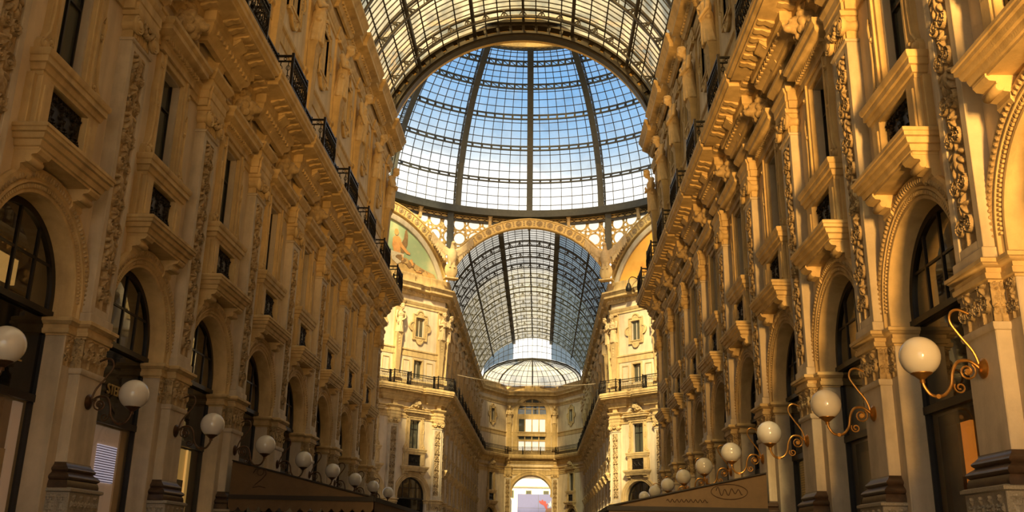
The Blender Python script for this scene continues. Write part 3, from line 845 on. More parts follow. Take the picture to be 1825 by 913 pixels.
def lion_crest(z):
    m = MB(); c = Vector((0, 0.22, z+0.44))
    m.ell(c, (0.17, 0.16, 0.20), None, 14, 10)                      # head
    m.ell(c+Vector((0, 0.13, -0.07)), (0.095, 0.10, 0.085), None, 10, 8)   # muzzle
    m.ell(c+Vector((0, 0.20, -0.02)), (0.035, 0.04, 0.03), None, 8, 6)    # nose
    for s in (-1, 1):
        m.ell(c+Vector((s*0.08, 0.12, 0.06)), (0.045, 0.05, 0.028), None, 8, 6)
        m.ell(c+Vector((s*0.15, 0.02, 0.16)), (0.05, 0.05, 0.06), None, 8, 6)
        for k in range(4):
            a = 0.9+k*0.75; m.ell(c+Vector((s*0.22*math.sin(a), -0.02, 0.23*math.cos(a))), (0.085, 0.09, 0.10), None, 8, 6)
        m.tube([(s*0.2, 0.14, z+0.22), (s*0.42, 0.14, z+0.30), (s*0.52, 0.14, z+0.20), (s*0.46, 0.14, z+0.10), (s*0.38, 0.14, z+0.15)], [0.07, 0.065, 0.06, 0.05, 0.04], 8)
        m.tube([(s*0.45, 0.12, z+0.12), (s*0.66, 0.12, z+0.12), (s*0.74, 0.12, z+0.05)], [0.06, 0.055, 0.04], 8)
        for k in range(3): m.ell((s*(0.22+0.1*k), 0.13, z+0.52-0.12*k), (0.07, 0.06, 0.10), None, 8, 6)
    m.ell((0, 0.14, z+0.78), (0.16, 0.10, 0.13), None, 10, 6)
    for s in (-1, 1): m.ell((s*0.16, 0.13, z+0.76), (0.10, 0.08, 0.08), None, 8, 6)
    m.box(-0.55, 0.55, 0, 0.12, z-0.02, z+0.2); m.box(-0.3, 0.3, 0, 0.10, z, z+0.7)
    m.v = [(q[0]*1.08, q[1]*1.5, z+(q[2]-z)*1.12) for q in m.v]
    return m

def make_window(crest=True):
    p = Proto('tall_window', 6.75)
    m = MB(); m.box(-0.98, 0.98, -0.02, 0.36, 7.14, 7.5)
    m.ring3(1.0, 0.38, [(-0.03, 7.13), (0.0, 7.13), (0.0, 7.17), (0.03, 7.18), (0.05, 7.24), (0.05, 7.27), (0.09, 7.28), (0.11, 7.33), (0.11, 7.36), (0.15, 7.37), (0.15, 7.43), (0.17, 7.44), (0.17, 7.49), (0.12, 7.52), (-0.03, 7.53)])
    s_ = p.part('sill_slab', m, M['orn'])
    for s in (-1, 1):
        m = MB(); pr = [(-0.02, 6.80), (0.10, 6.78), (0.14, 6.84), (0.13, 6.92), (0.20, 6.93), (0.27, 6.98), (0.28, 7.06), (0.36, 7.07), (0.40, 7.12), (0.40, 7.16), (-0.02, 7.16)]
        m.prism(pr, 'u', s*0.82-0.17, s*0.82+0.17); m.lathe([(0, -0.18), (0.05, -0.18), (0.06, -0.165), (0.06, 0.165), (0.05, 0.18), (0, 0.18)], (s*0.82, 0.245, 6.985), 'u', 12)
        p.part('corbel', m, M['orn'], s_)
    for s in (-1, 1):
        m = MB(); a, b = sorted((s*0.58, s*0.93)); m.bev(a, b, -0.02, 0.20, 7.5, 8.40); a, b = sorted((s*0.64, s*0.87)); m.bev(a, b, 0.1, 0.225, 7.62, 8.26)
        a, b = sorted((s*0.93, s*1.04)); m.bev(a, b, -0.02, 0.12, 7.5, 8.40)
        p.part('pedestal', m, M['orn'])
    m = MB(); m.box(-0.58, 0.58, 0.02, 0.08, 7.6, 8.38)
    G = np.concatenate([arabesque(0.36, 0.72, 18, 32, 0.045, 2)]*3, axis=1); m.relief(-0.56, 0.56, 7.64, 8.36, 0.08, G)
    m.box(-0.58, 0.58, 0.05, 0.13, 7.52, 7.62)
    p.part('iron_grille', m, M['iron'], label='black cast iron grille')
    m = MB(); m.box(-0.92, 0.92, -0.02, 0.17, 8.40, 8.78)
    m.ring3(0.94, 0.20, [(-0.03, 8.38), (0.0, 8.39), (0.0, 8.46), (0.03, 8.47), (0.05, 8.54), (0.05, 8.57), (0.09, 8.58), (0.09, 8.68), (0.11, 8.69), (0.13, 8.74), (0.13, 8.79), (0.08, 8.82), (-0.03, 8.83)])
    p.part('sill_moulding', m, M['orn'])
    m = MB()
    for s in (-1, 1):
        a, b = sorted((s*0.5, s*0.65)); m.bev(a, b, -0.05, 0.09, 8.80, 11.14); a, b = sorted((s*0.60, s*0.66)); m.box(a, b, 0, 0.13, 8.80, 11.14)
    m.bev(-0.65, 0.65, -0.05, 0.09, 11.0, 11.16)
    p.part('frame', m, M['orn'])
    m = MB()
    for s in (-1, 1): a, b = sorted((s*0.44, s*0.52)); m.box(a, b, -0.21, 0.0, 8.80, 11.02)
    m.box(-0.5, 0.5, -0.21, 0.0, 10.95, 11.05); m.box(-0.5, 0.5, -0.21, 0.02, 8.74, 8.83)
    p.part('jamb', m, M['jamb'])
    for s in (-1, 1):
        m = MB(); pts = [(0.66, 8.82), (0.98, 8.82), (1.0, 8.92), (0.96, 9.02), (0.88, 9.08), (0.84, 9.25), (0.83, 9.9), (0.86, 10.15), (0.86, 10.4), (0.82, 10.5), (0.82, 11.1), (0.66, 11.1)]
        m.prism([(s*a, z) for a, z in pts], 'v', -0.02, 0.10)
        m.lathe([(0, 0), (0.10, 0), (0.10, 0.035), (0.07, 0.02), (0.045, 0.05), (0, 0.055)], (s*0.88, 0.10, 8.94), 'v', 14)
        for zz in (9.05, 10.0, 10.85): m.lathe([(0, 0), (0.065, 0), (0.065, 0.03), (0.04, 0.02), (0.025, 0.05), (0, 0.05)], (s*0.745, 0.10, zz), 'v', 12)
        m.tube([(s*0.93, 0.10, 9.02), (s*0.82, 0.11, 9.2), (s*0.78, 0.11, 9.6), (s*0.80, 0.11, 10.0), (s*0.84, 0.11, 10.25), (s*0.80, 0.10, 10.42), (s*0.76, 0.10, 10.3)], 0.028, 6)
        p.part('side_scroll', m, M['orn'])
    m = MB(); m.box(-0.85, 0.85, -0.02, 0.11, 11.15, 11.72)
    m.ring3(0.84, 0.12, [(-0.02, 11.14), (0.02, 11.15), (0.02, 11.28), (0.05, 11.32), (0.05, 11.40), (0.15, 11.44), (0.24, 11.50), (0.24, 11.60), (0.30, 11.66), (0.30, 11.74), (-0.02, 11.76)])
    for i in range(17): m.box(-0.88+0.11*i-0.03, -0.88+0.11*i+0.03, 0.15, 0.235, 11.335, 11.42)
    l = p.part('lintel', m, M['orn'])
    p.part('lion_crest', None, None, l, me=blob('lion_crest', lion_crest(11.74), M['carve'], 0.022, 2, 0.5, 6.75))
    m = MB(); m.add([(-0.45, -0.18, 8.82), (0.45, -0.18, 8.82), (0.45, -0.18, 10.97), (-0.45, -0.18, 10.97)], [(0, 1, 2, 3)]); g = p.part('pane', m, M['wglass'], smooth=None)
    m = MB(); m.box(-0.025, 0.025, -0.18, -0.14, 8.82, 10.96); m.box(-0.45, 0.45, -0.18, -0.14, 8.82, 8.88); m.box(-0.45, 0.45, -0.18, -0.14, 10.3, 10.34)
    for u in (-0.43, 0.43): m.box(u-0.025, u+0.025, -0.18, -0.14, 8.82, 10.96)
    p.part('glazing_bars', m, M['wframe'], g)
    return p

def spiral(c, r, turns, a0, sgn=1, n=18):
    return [(0, c[0]+r*(1-0.75*i/n)*math.cos(a0+sgn*2*PI*turns*i/n), c[1]+r*(1-0.75*i/n)*math.sin(a0+sgn*2*PI*turns*i/n)) for i in range(n+1)]
def smooth_path(pts, n=6):
    out = []; P_ = [Vector(q) for q in pts]
    for i in range(len(P_)-1):
        p0, p1, p2, p3 = P_[max(0, i-1)], P_[i], P_[i+1], P_[min(len(P_)-1, i+2)]
        for k in range(n):
            t = k/n; out.append(0.5*((2*p1)+(p2-p0)*t+(2*p0-5*p1+4*p2-p3)*t*t+(3*p1-p0-3*p2+p3)*t**3))
    out.append(P_[-1]); return out
def make_lamp(metal):
    p = Proto('wall_lamp', 3.45)
    m = MB(); m.lathe([(0, 0.22), (0.12, 0.22), (0.13, 0.25), (0.09, 0.28), (0.05, 0.30), (0, 0.30)], (0, 0, 3.84), 'v', 18); p.part('wall_plate', m, metal)
    m = MB()
    m.tube(smooth_path([(0, 0.28, 3.84), (0, 0.40, 3.93), (0, 0.54, 3.92), (0, 0.62, 3.80), (0, 0.66, 3.62), (0, 0.76, 3.50), (0, 0.90, 3.50), (0, 0.98, 3.60), (0, 1.0, 3.69)]), 0.021, 8)
    m.tube(smooth_path([(0, 0.28, 3.86), (0, 0.34, 4.05), (0, 0.48, 4.25), (0, 0.58, 4.42), (0, 0.56, 4.54), (0, 0.47, 4.58), (0, 0.34, 4.53)]), 0.017, 8)
    m.lathe([(0, -0.02), (0.03, -0.02), (0.03, 0.02), (0, 0.02)], (0, 0.83, 3.485), 'u', 8)
    p.part('arm', m, metal)
    m = MB(); m.tube(spiral((0.44, 3.80), 0.11, 1.6, 2.2), 0.014, 6); m.tube(spiral((0.55, 3.60), 0.075, 1.4, 0.6, -1), 0.012, 6)
    m.lathe([(0, -0.02), (0.035, -0.02), (0.035, 0.02), (0, 0.02)], (0, 0.44, 3.80), 'u', 10)
    p.part('scroll', m, metal)
    m = MB(); m.lathe([(0, 0), (0.035, 0), (0.03, 0.04), (0.055, 0.06), (0.09, 0.09), (0.13, 0.115), (0.13, 0.135), (0, 0.135)], (0, 1.0, 3.65), 'z', 16); p.part('globe_holder', m, metal)
    m = MB(); n = 14; m.lathe([(0.245*math.sin(PI*(0.03+0.94*i/n)), -0.245*math.cos(PI*(0.03+0.94*i/n))) for i in range(n+1)], (0, 1.0, 3.98), 'z', 24); p.part('globe', m, M['globe'], label='white opal glass globe')
    return p

def make_rail(hw, vf, vb, name='balcony_railing'):
    """front run of ironwork at v=vf with returns back to vb"""
    p = Proto(name, 13.42); z0, z1 = 13.42, 14.42
    path = [(-hw, vb), (-hw, vf), (hw, vf), (hw, vb)] if vf-vb > 0.05 else [(-hw, vf), (hw, vf)]
    m = MB()
    for a, b in ((z1-0.05, z1), (z0+0.06, z0+0.10), (z1-0.20, z1-0.17)): m.sweep(path, [(-0.03, a), (0.03, a), (0.03, b), (-0.03, b)])
    for q in path: m.box(q[0]-0.035, q[0]+0.035, q[1]-0.035, q[1]+0.035, z0, z1+0.06)
    p.part('rails', m, M['iron'])
    m = MB()
    for i in range(len(path)-1):
        L, T, _ = frame_of(path[i], path[i+1]); n = max(1, int(L/0.15))
        q = MB()
        for k in range(n):
            u = (k+0.5)*L/n; c = z0+0.46
            q.tube([(u, 0, z0+0.08), (u, 0.0, z0+0.2), (u, 0.05, z0+0.35), (u, 0.05, z0+0.6), (u, 0, z1-0.18)], 0.014, 4)
            for dz, rr in ((0.30, 0.052), (0.60, 0.052)):
                q.tube([(u+rr*math.cos(2*PI*j/8), 0.03, z0+dz+1.5*rr*math.sin(2*PI*j/8)) for j in range(9)], 0.011, 4)
            q.tube([(u+L/n/2+0.04*math.cos(2*PI*j/6), 0, z1-0.11+0.04*math.sin(2*PI*j/6)) for j in range(7)], 0.010, 4)
        q.xform(T); m.add(q.v, q.f)
    p.part('balusters', m, M['iron'])
    return p

def quatre(hw, hh, r1, r2):
    """outline radius function: rectangle with a round lobe on each side"""
    def f(a):
        c, s = math.cos(a), math.sin(a); best = min(hw/abs(c) if abs(c) > 1e-6 else 1e9, hh/abs(s) if abs(s) > 1e-6 else 1e9)
        for cx, cy, r in ((hw, 0, r2), (-hw, 0, r2), (0, hh, r1), (0, -hh, r1)):
            b = cx*c+cy*s; d = b*b-(cx*cx+cy*cy-r*r)
            if d > 0: best = max(best, b+math.sqrt(d))
        return best
    return f
def rectf(hw, hh): return lambda a: min(hw/max(1e-6, abs(math.cos(a))), hh/max(1e-6, abs(math.sin(a))))
def make_attic_window():
    p = Proto('attic_window', 16.9); c = (0, 18.25)
    m = MB(); m.starring(quatre(0.72, 1.05, 0.34, 0.36), rectf(0.44, 0.77), -0.03, 0.07, c, 96)
    f1, f2 = quatre(0.72, 1.05, 0.34, 0.36), quatre(0.64, 0.97, 0.30, 0.32)
    m.starring(f1, f2, 0.0, 0.12, c, 96)
    m.starring(rectf(0.52, 0.85), rectf(0.44, 0.77), 0.0, 0.11, c, 48)
    f = p.part('frame', m, M['orn'])
    m = MB()
    for i in range(40):
        a = 2*PI*i/40; r = 0.5*(f2(a)+rectf(0.52, 0.85)(a)); m.ell((r*math.cos(a), 0.075, c[1]+r*math.sin(a)), (0.04, 0.03, 0.05), None, 6, 4)
    p.part('carved_border', m, M['carve'], f)
    m = MB()
    for s in (-1, 1): a, b = sorted((s*0.40, s*0.45)); m.box(a, b, -0.12, 0, 17.47, 19.03)
    m.box(-0.45, 0.45, -0.12, 0, 18.98, 19.03); m.box(-0.45, 0.45, -0.12, 0.03, 17.45, 17.50)
    p.part('jamb', m, M['jamb'])
    m = MB(); m.add([(-0.42, -0.09, 17.5), (0.42, -0.09, 17.5), (0.42, -0.09, 19.0), (-0.42, -0.09, 19.0)], [(0, 1, 2, 3)]); g = p.part('pane', m, M['wglass'], smooth=None)
    m = MB(); m.box(-0.03, 0.03, -0.09, -0.06, 17.5, 19.0)
    for u in (-0.38, 0.38): m.box(u-0.03, u+0.03, -0.09, -0.06, 17.5, 19.0)
    p.part('sash', m, M['jamb'], g)
    return p
def make_small_window():
    p = Proto('low_attic_window', 14.1)
    m = MB()
    for s in (-1, 1): a, b = sorted((s*0.40, s*0.54)); m.bev(a, b, -0.3, 0.06, 14.1, 15.74)
    m.bev(-0.54, 0.54, -0.3, 0.06, 15.6, 15.76); p.part('frame', m, M['orn'])
    for s in (-1, 1):
        m = MB(); m.starring(rectf(0.34, 0.62), rectf(0.29, 0.57), -0.02, 0.04, (s*1.15, 14.95), 40); p.part('panel_moulding', m, M['orn'])
    m = MB(); m.add([(-0.42, -0.2, 14.1), (0.42, -0.2, 14.1), (0.42, -0.2, 15.62), (-0.42, -0.2, 15.62)], [(0, 1, 2, 3)]); g = p.part('pane', m, M['wglass'], smooth=None)
    m = MB(); m.box(-0.03, 0.03, -0.2, -0.16, 14.1, 15.6); p.part('sash', m, M['jamb'], g)
    return p

def statue_prims(kind):
    """half-length figure growing out of a tapering shaft; looks down and out over the hall"""
    m = MB(); z = 17.45
    # skirt with folds
    n, k = 28, 9; vs = []
    for i in range(k):
        t = i/(k-1); r = 0.34-0.10*t; zz = z+0.05+0.95*t
        for j in range(n):
            a = 2*PI*j/n; f = 1+(0.10*(1-t))*math.cos(9*a+3*t)
            vs.append((r*1.05*f*math.cos(a), 0.20+0.10*t+r*0.85*f*math.sin(a), zz))
    m.add(vs, [(i*n+j, i*n+(j+1) % n, (i+1)*n+(j+1) % n, (i+1)*n+j) for i in range(k-1) for j in range(n)]+[tuple(range(n-1, -1, -1)), tuple(range((k-1)*n, k*n))])
    for j in range(7):
        a = -0.6+j*0.55; m.cap((0.33*math.cos(a), 0.20+0.28*math.sin(a), z+0.08), (0.16*math.cos(a+0.35), 0.30+0.22*math.sin(a+0.35), z+0.98), 0.05, 0.03, 6)
    m.cap((-0.24, 0.30, z+0.98), (0.26, 0.36, z+0.86), 0.10, 0.09)         # girdle roll
    m.cap((0, 0.28, z+0.85), (0, 0.31, z+1.15), 0.24, 0.24)                # belly
    m.ell((0, 0.33, z+1.45), (0.30, 0.21, 0.30), None, 14, 10)             # chest
    for s in (-1, 1):
        m.ell((s*0.13, 0.47, z+1.50), (0.12, 0.07, 0.09), None, 10, 6)      # pectorals
        m.ell((s*0.33, 0.30, z+1.66), (0.12, 0.12, 0.12), None, 10, 8)      # shoulders
    m.cap((0, 0.34, z+1.68), (0, 0.43, z+1.90), 0.10, 0.09)                # neck, bent forward
    h = Vector((0.0, 0.52, z+2.06)); tilt = Matrix.Rotation(-0.45, 3, 'X')
    m.ell(h, (0.135, 0.165, 0.19), tilt, 16, 12)                            # skull
    def hp(x, y, q): return h+tilt @ Vector((x, y, q))
    m.ell(hp(0, 0.15, -0.03), (0.022, 0.05, 0.055), tilt, 8, 6)             # nose
    m.cap(hp(-0.08, 0.13, 0.035), hp(0.08, 0.13, 0.035), 0.028, 0.028, 6)   # brow
    m.cap(hp(-0.035, 0.145, -0.10), hp(0.035, 0.145, -0.10), 0.018, 0.018, 6)  # mouth
    m.ell(hp(0, 0.10, -0.15), (0.07, 0.06, 0.05), tilt, 8, 6)               # chin
    for s in (-1, 1): m.ell(hp(s*0.135, 0.0, -0.02), (0.025, 0.04, 0.05), tilt, 8, 6)  # ears
    for i in range(9):
        a = PI*i/8; m.ell(hp(0.13*math.cos(a), 0.06*math.sin(a)*0-0.03+0.06*math.sin(a), 0.10+0.09*math.sin(a)), (0.06, 0.07, 0.055), tilt, 8, 6)
        m.ell(hp(0.14*math.cos(a), -0.09, 0.02+0.13*math.sin(a)), (0.06, 0.08, 0.08), tilt, 8, 6)
    def hand(w, d, up):
        w, d, up = Vector(w), Vector(d).normalized(), Vector(up).normalized(); sd = d.cross(up)
        m.ell(w+d*0.06, (0.055, 0.055, 0.055), None, 8, 6)
        for q in range(4):
            b = w+d*0.08+sd*(q-1.5)*0.032; m.cap(b, b+d*(0.11-0.012*abs(q-1.3))-up*0.03, 0.017, 0.014, 6)
        m.cap(w+d*0.03+sd*0.05, w+d*0.10+sd*0.10, 0.02, 0.015, 6)
    if kind == 0:      # arms folded across the waist
        for s in (-1, 1):
            e = (s*0.42, 0.40, z+1.22); w = (-s*0.02, 0.60, z+1.20+0.07*s)
            m.cap((s*0.36, 0.31, z+1.64), e, 0.10, 0.08); m.cap(e, w, 0.078, 0.052); hand(w, (-s, 0.1, 0.1), (0, 1, 0))
    elif kind == 1:    # one arm hanging, the other gathering the drapery
        e = (0.44, 0.34, z+1.22); w = (0.36, 0.46, z+0.84)
        m.cap((0.36, 0.31, z+1.64), e, 0.10, 0.08); m.cap(e, w, 0.076, 0.05); hand(w, (-0.2, 0.3, -1), (0, 1, 0.2))
        e = (-0.43, 0.38, z+1.24); w = (-0.10, 0.58, z+1.02)
        m.cap((-0.36, 0.31, z+1.64), e, 0.10, 0.08); m.cap(e, w, 0.076, 0.05); hand(w, (1, 0.1, -0.2), (0, 1, 0))
    else:              # bearded, hand to the chest
        for i in range(5): m.cap(hp(-0.06+0.03*i, 0.11, -0.14), hp(-0.05+0.025*i, 0.13, -0.30), 0.045, 0.02, 6)
        e = (0.42, 0.42, z+1.28); w = (0.12, 0.56, z+1.46)
        m.cap((0.36, 0.31, z+1.64), e, 0.10, 0.08); m.cap(e, w, 0.076, 0.05); hand(w, (-1, 0.1, 0.3), (0, 1, 0))
        e = (-0.43, 0.36, z+1.22); w = (-0.20, 0.56, z+0.98)
        m.cap((-0.36, 0.31, z+1.64), e, 0.10, 0.08); m.cap(e, w, 0.076, 0.05); hand(w, (1, 0.2, -0.2), (0, 1, 0))
    return m
def make_statue(kind):
    p = Proto('caryatid', 14.0)
    m = MB(); m.box(-0.36, 0.36, -0.02, 0.08, 14.0, 19.82); m.bev(-0.30, 0.30, 0.0, 0.2, 19.72, 19.84); p.part('backing_strip', m, M['orn'])
    m = MB(); m.bev(-0.32, 0.32, 0, 0.36, 14.0, 14.35)
    vs = []
    for zz, w, d in ((14.35, 0.17, 0.22), (17.3, 0.27, 0.34), (17.42, 0.31, 0.40), (17.52, 0.31, 0.40)):
        vs += [(-w, 0, zz), (w, 0, zz), (w, d, zz), (-w, d, zz)]
    m.add(vs, [(3, 2, 1, 0), (12, 13, 14, 15)]+[(r*4+i, r*4+(i+1) % 4, r*4+4+(i+1) % 4, r*4+4+i) for r in range(3) for i in range(4)])
    for i in range(6): m.ell((0, 0.30-0.012*i, 17.1-0.22*i), (0.12-0.01*i, 0.06, 0.10), None, 8, 6)
    p.part('tapering_shaft', m, M['orn'])
    p.part('figure', None, None, me=blob('figure', statue_prims(kind), M['statue'], 0.018, 1, 0.3, 14.0))
    return p

def make_eagle():
    p = Proto('stone_eagle', 22.45); m = MB(); z = 22.45
    m.bev(-0.55, 0.55, -0.1, 0.6, z, z+0.12)
    m.ell((0, 0.30, z+0.75), (0.55, 0.25, 0.70), None, 14, 10)     # shield
    me0 = MB(); me0.v, me0.f = list(m.v), list(m.f)
    p.part('shield_base', me0, M['orn'])
    m = MB()
    m.ell((0, 0.40, z+1.85), (0.42, 0.36, 0.75), Matrix.Rotation(-0.2, 3, 'X'), 14, 10)
    m.cap((0, 0.45, z+2.4), (0, 0.58, z+2.85), 0.22, 0.17); m.ell((0, 0.66, z+2.98), (0.18, 0.22, 0.18), None, 10, 8); m.cap((0, 0.82, z+2.98), (0, 0.98, z+2.86), 0.08, 0.03, 8)
    for s in (-1, 1):
        m.cap((s*0.16, 0.45, z+1.35), (s*0.18, 0.50, z+1.0), 0.15, 0.08)
        for k in range(3): m.cap((s*0.18, 0.5, z+1.0), (s*(0.10+0.10*k), 0.64, z+0.92), 0.05, 0.035, 6)
        m.cap((s*0.3, 0.38, z+2.3), (s*0.95, 0.34, z+2.75), 0.22, 0.16); m.cap((s*0.95, 0.34, z+2.75), (s*1.75, 0.42, z+3.75), 0.17, 0.07)
        for k in range(9):
            t = k/8; a = Vector((s*(0.55+1.1*t), 0.36, z+2.45+1.15*t)); m.cap(a, a+Vector((s*(0.10+0.06*t), 0.02, -0.95+0.35*t)), 0.12, 0.06, 6)
        for k in range(6):
            t = k/5; a = Vector((s*(0.45+0.7*t), 0.44, z+2.45+0.6*t)); m.cap(a, a+Vector((s*0.05, 0.02, -0.45)), 0.12, 0.08, 6)
    for k in range(5): m.cap((0, 0.25, z+1.3), ((k-2)*0.14, 0.22, z+0.75), 0.14, 0.08, 6)
    p.part('eagle', None, None, me=blob('eagle', m, M['statue'], 0.05, 2, 0.6, 22.45))
    return p

PR = {}
PR['pier'] = make_pier()
PR['pil'] = [make_pilaster(relA), make_pilaster(relB)]
PR['arch'] = make_archivolt()
PR['window'] = make_window()
PR['lampR'] = make_lamp(M['brass']); PR['lampL'] = make_lamp(M['brass_shaded'])
PR['railbox'] = make_rail(0.78, 0.98, 0.55); PR['railrun'] = make_rail(1.22, 0.55, 0.55); PR['railrun2'] = make_rail(1.14, 0.55, 0.55); PR['railapse'] = make_rail(3.2, 0.55, 0.55)
PR['attic'] = make_attic_window(); PR['small'] = make_small_window()
PR['statue'] = [make_statue(0), make_statue(1), make_statue(2)]
PR['eagle'] = make_eagle()
SHOP = {
    'plain': make_shopfront('shopfront', [(-1.3, 1.3, 0, 3.7, -0.62, 'copper'), (0.2, 1.25, 0.3, 2.6, -0.50, 'marble')]),
    'cream': make_shopfront('shopfront', [(-0.92, 1.25, 2.95, 3.7, -0.44, 'litbrown'), (-0.92, 1.25, 2.2, 2.95, -0.42, 'cream'), (-1.22, -0.98, 0, 3.7, -0.43, 'litcream'), (-0.92, 1.25, 0, 2.15, -0.44, 'litbrown')], 'lit'),
    'screen': make_shopfront('shopfront', [(-1.25, 1.25, 0, 3.7, -0.46, 'litcream'), (-0.85, -0.05, 2.68, 3.36, -0.425, 'stripes'), (-1.2, -0.95, 0, 3.7, -0.43, 'cream')]),
    'yellow': make_shopfront('shopfront', [(-0.95, 1.3, 0, 3.7, -0.46, 'lityellow'), (-0.55, 0.1, 2.2, 3.0, -0.43, 'copper'), (-0.66, -0.62, 0, 3.7, -0.42, 'lit')]),
    'orange': make_shopfront('shopfront', [(-1.3, 1.3, 0, 3.7, -0.50, 'copper'), (0.10, 0.42, 1.7, 3.5, -0.45, 'litred'), (0.52, 0.95, 2.0, 3.5, -0.44, 'marble')]),
    'dim': make_shopfront('shopfront', [(-1.3, 1.3, 0, 3.7, -0.50, 'copper'), (0.3, 0.9, 0, 3.5, -0.45, 'dimcream')]),
    'tiles': make_shopfront('shopfront', [(-1.25, 1.25, 0, 3.7, -0.44, 'tiles')]),
}

# ------------------------------------------------------------------ the near arm
def arm(side, ypier, ybay, where, frm, flat, shops, zone):
    """side -1 left / +1 right; hangs every facade piece of one arm, counted from the near end"""
    rot = PI/2*side; X = side*XW; nm = 'left' if side < 0 else 'right'; cnt = {}
    def go(key, pr, y, text, cat, group):
        i = cnt.get(key, 0)
        if i >= len(ORD): return
        o = put(pr, X, y, rot, text % ORD[i], cat, group, flat=flat)
        if o is not None: cnt[key] = i+1
    T = ', %s %s facade, counted from the %s' % (where, nm, frm)
    for i, y in enumerate(ypier):
        go('pier', PR['pier'], y, '%s arcade pier with dark marble base'+T, 'pier', 'arcade piers, '+zone)
    for i, y in enumerate(ypier):
        go('pil', PR['pil'][i % 2], y, '%s pilaster with carved scroll panel'+T, 'pilaster', 'carved pilasters, '+zone)
    for i, y in enumerate(ybay):
        go('arch', PR['arch'], y, '%s round stone shop arch moulding'+T, 'arch', 'shop arches, '+zone)
    for i, y in enumerate(ybay):
        go('shop', SHOP[shops.get(i, 'plain')], y, '%s arched shopfront with dark transom'+T, 'shopfront', 'shopfronts, '+zone)
    for i, y in enumerate(ybay):
        go('win', PR['window'], y, '%s tall framed window with iron grille'+T, 'window', 'tall windows, '+zone)
    for i, y in enumerate(ypier):
        go('lamp', PR['lampR' if side > 0 else 'lampL'], y, '%s white globe lamp on scrolled bracket'+T, 'lamp', 'globe lamps, '+zone)
    for i, y in enumerate(ypier):
        go('rb', PR['railbox'], y, '%s bowed-out black balcony railing'+T, 'railing', 'bowed balcony railings, '+zone)
    for i, y in enumerate(ybay):
        go('rr', PR['railrun'], y, '%s straight set-back black railing'+T, 'railing', 'straight balcony railings, '+zone)
    for i, y in enumerate(ybay):
        go('att', PR['attic'], y, '%s lobed attic window'+T, 'window', 'attic windows, '+zone)
    for i, y in enumerate(ypier):
        go('sta', PR['statue'][i % 3], y, '%s stone caryatid statue'+T, 'statue', 'caryatids, '+zone)
arm(1, [nearY(k) for k in KN], [nearY(k)+2 for k in BN], 'near', 'viewer', False, {1: 'orange', 2: 'dim', 3: 'tiles'}, 'right near facade')
arm(-1, [nearY(k) for k in KN], [nearY(k)+2 for k in BN], 'near', 'viewer', False, {1: 'cream', 2: 'screen', 3: 'yellow'}, 'left near facade')
arm(1, [farY(j) for j in range(NF+1)], [farY(j)+2 for j in range(NF)], 'far', 'dome', True, {}, 'right far facade')
arm(-1, [farY(j) for j in range(NF+1)], [farY(j)+2 for j in range(NF)], 'far', 'dome', True, {}, 'left far facade')

# ------------------------------------------------------------------ slanting faces of the octagon beyond the dome
def face(A, B, us_p, us_b, side):
    L, T, rot = frame_of(A, B); cnt = {}
    nm = 'left' if side < 0 else 'right'; zone = nm+' octagon face'
    def go(key, pr, u, text, cat, group):
        q = T((u, 0, 0)); i = cnt.get(key, 0)
        o = put(pr, q[0], q[1], rot, text % ORD[i], cat, group+', '+zone)
        if o is not None: cnt[key] = i+1
    W = 'from the far arcade, slanting %s wall under the dome' % nm
    for i, u in enumerate(us_p):
        go('p', PR['pier'], u, '%s arcade pier '+W, 'pier', 'arcade piers')
        go('pil', PR['pil'][i % 2], u, '%s sunlit carved pilaster '+W, 'pilaster', 'carved pilasters')
        go('s', PR['statue'][i % 3], u, '%s sunlit caryatid statue '+W, 'statue', 'caryatids')
        go('rb', PR['railbox'], u, '%s bowed black balcony railing '+W, 'railing', 'bowed balcony railings')
        go('l', PR['lampL'], u, '%s globe wall lamp '+W, 'lamp', 'globe lamps')
    for i, u in enumerate(us_b):
        go('a', PR['arch'], u, '%s round shop arch moulding '+W, 'arch', 'shop arches')
        go('sh', SHOP['plain'], u, '%s arched shopfront '+W, 'shopfront', 'shopfronts')
        go('w', PR['window'], u, '%s tall framed window '+W, 'window', 'tall windows')
        go('rr', PR['railrun'], u, '%s straight balcony railing '+W, 'railing', 'straight balcony railings')
        go('at', PR['attic'], u, '%s lobed attic window '+W, 'window', 'attic windows')
        go('sm', PR['small'], u, '%s small window above balcony '+W, 'window', 'low attic windows')
face(RD0, RD1, [13.5-d for d in d_piers], [13.5-d for d in d_bays], 1)
face(LD0, LD1, d_piers, d_bays, -1)

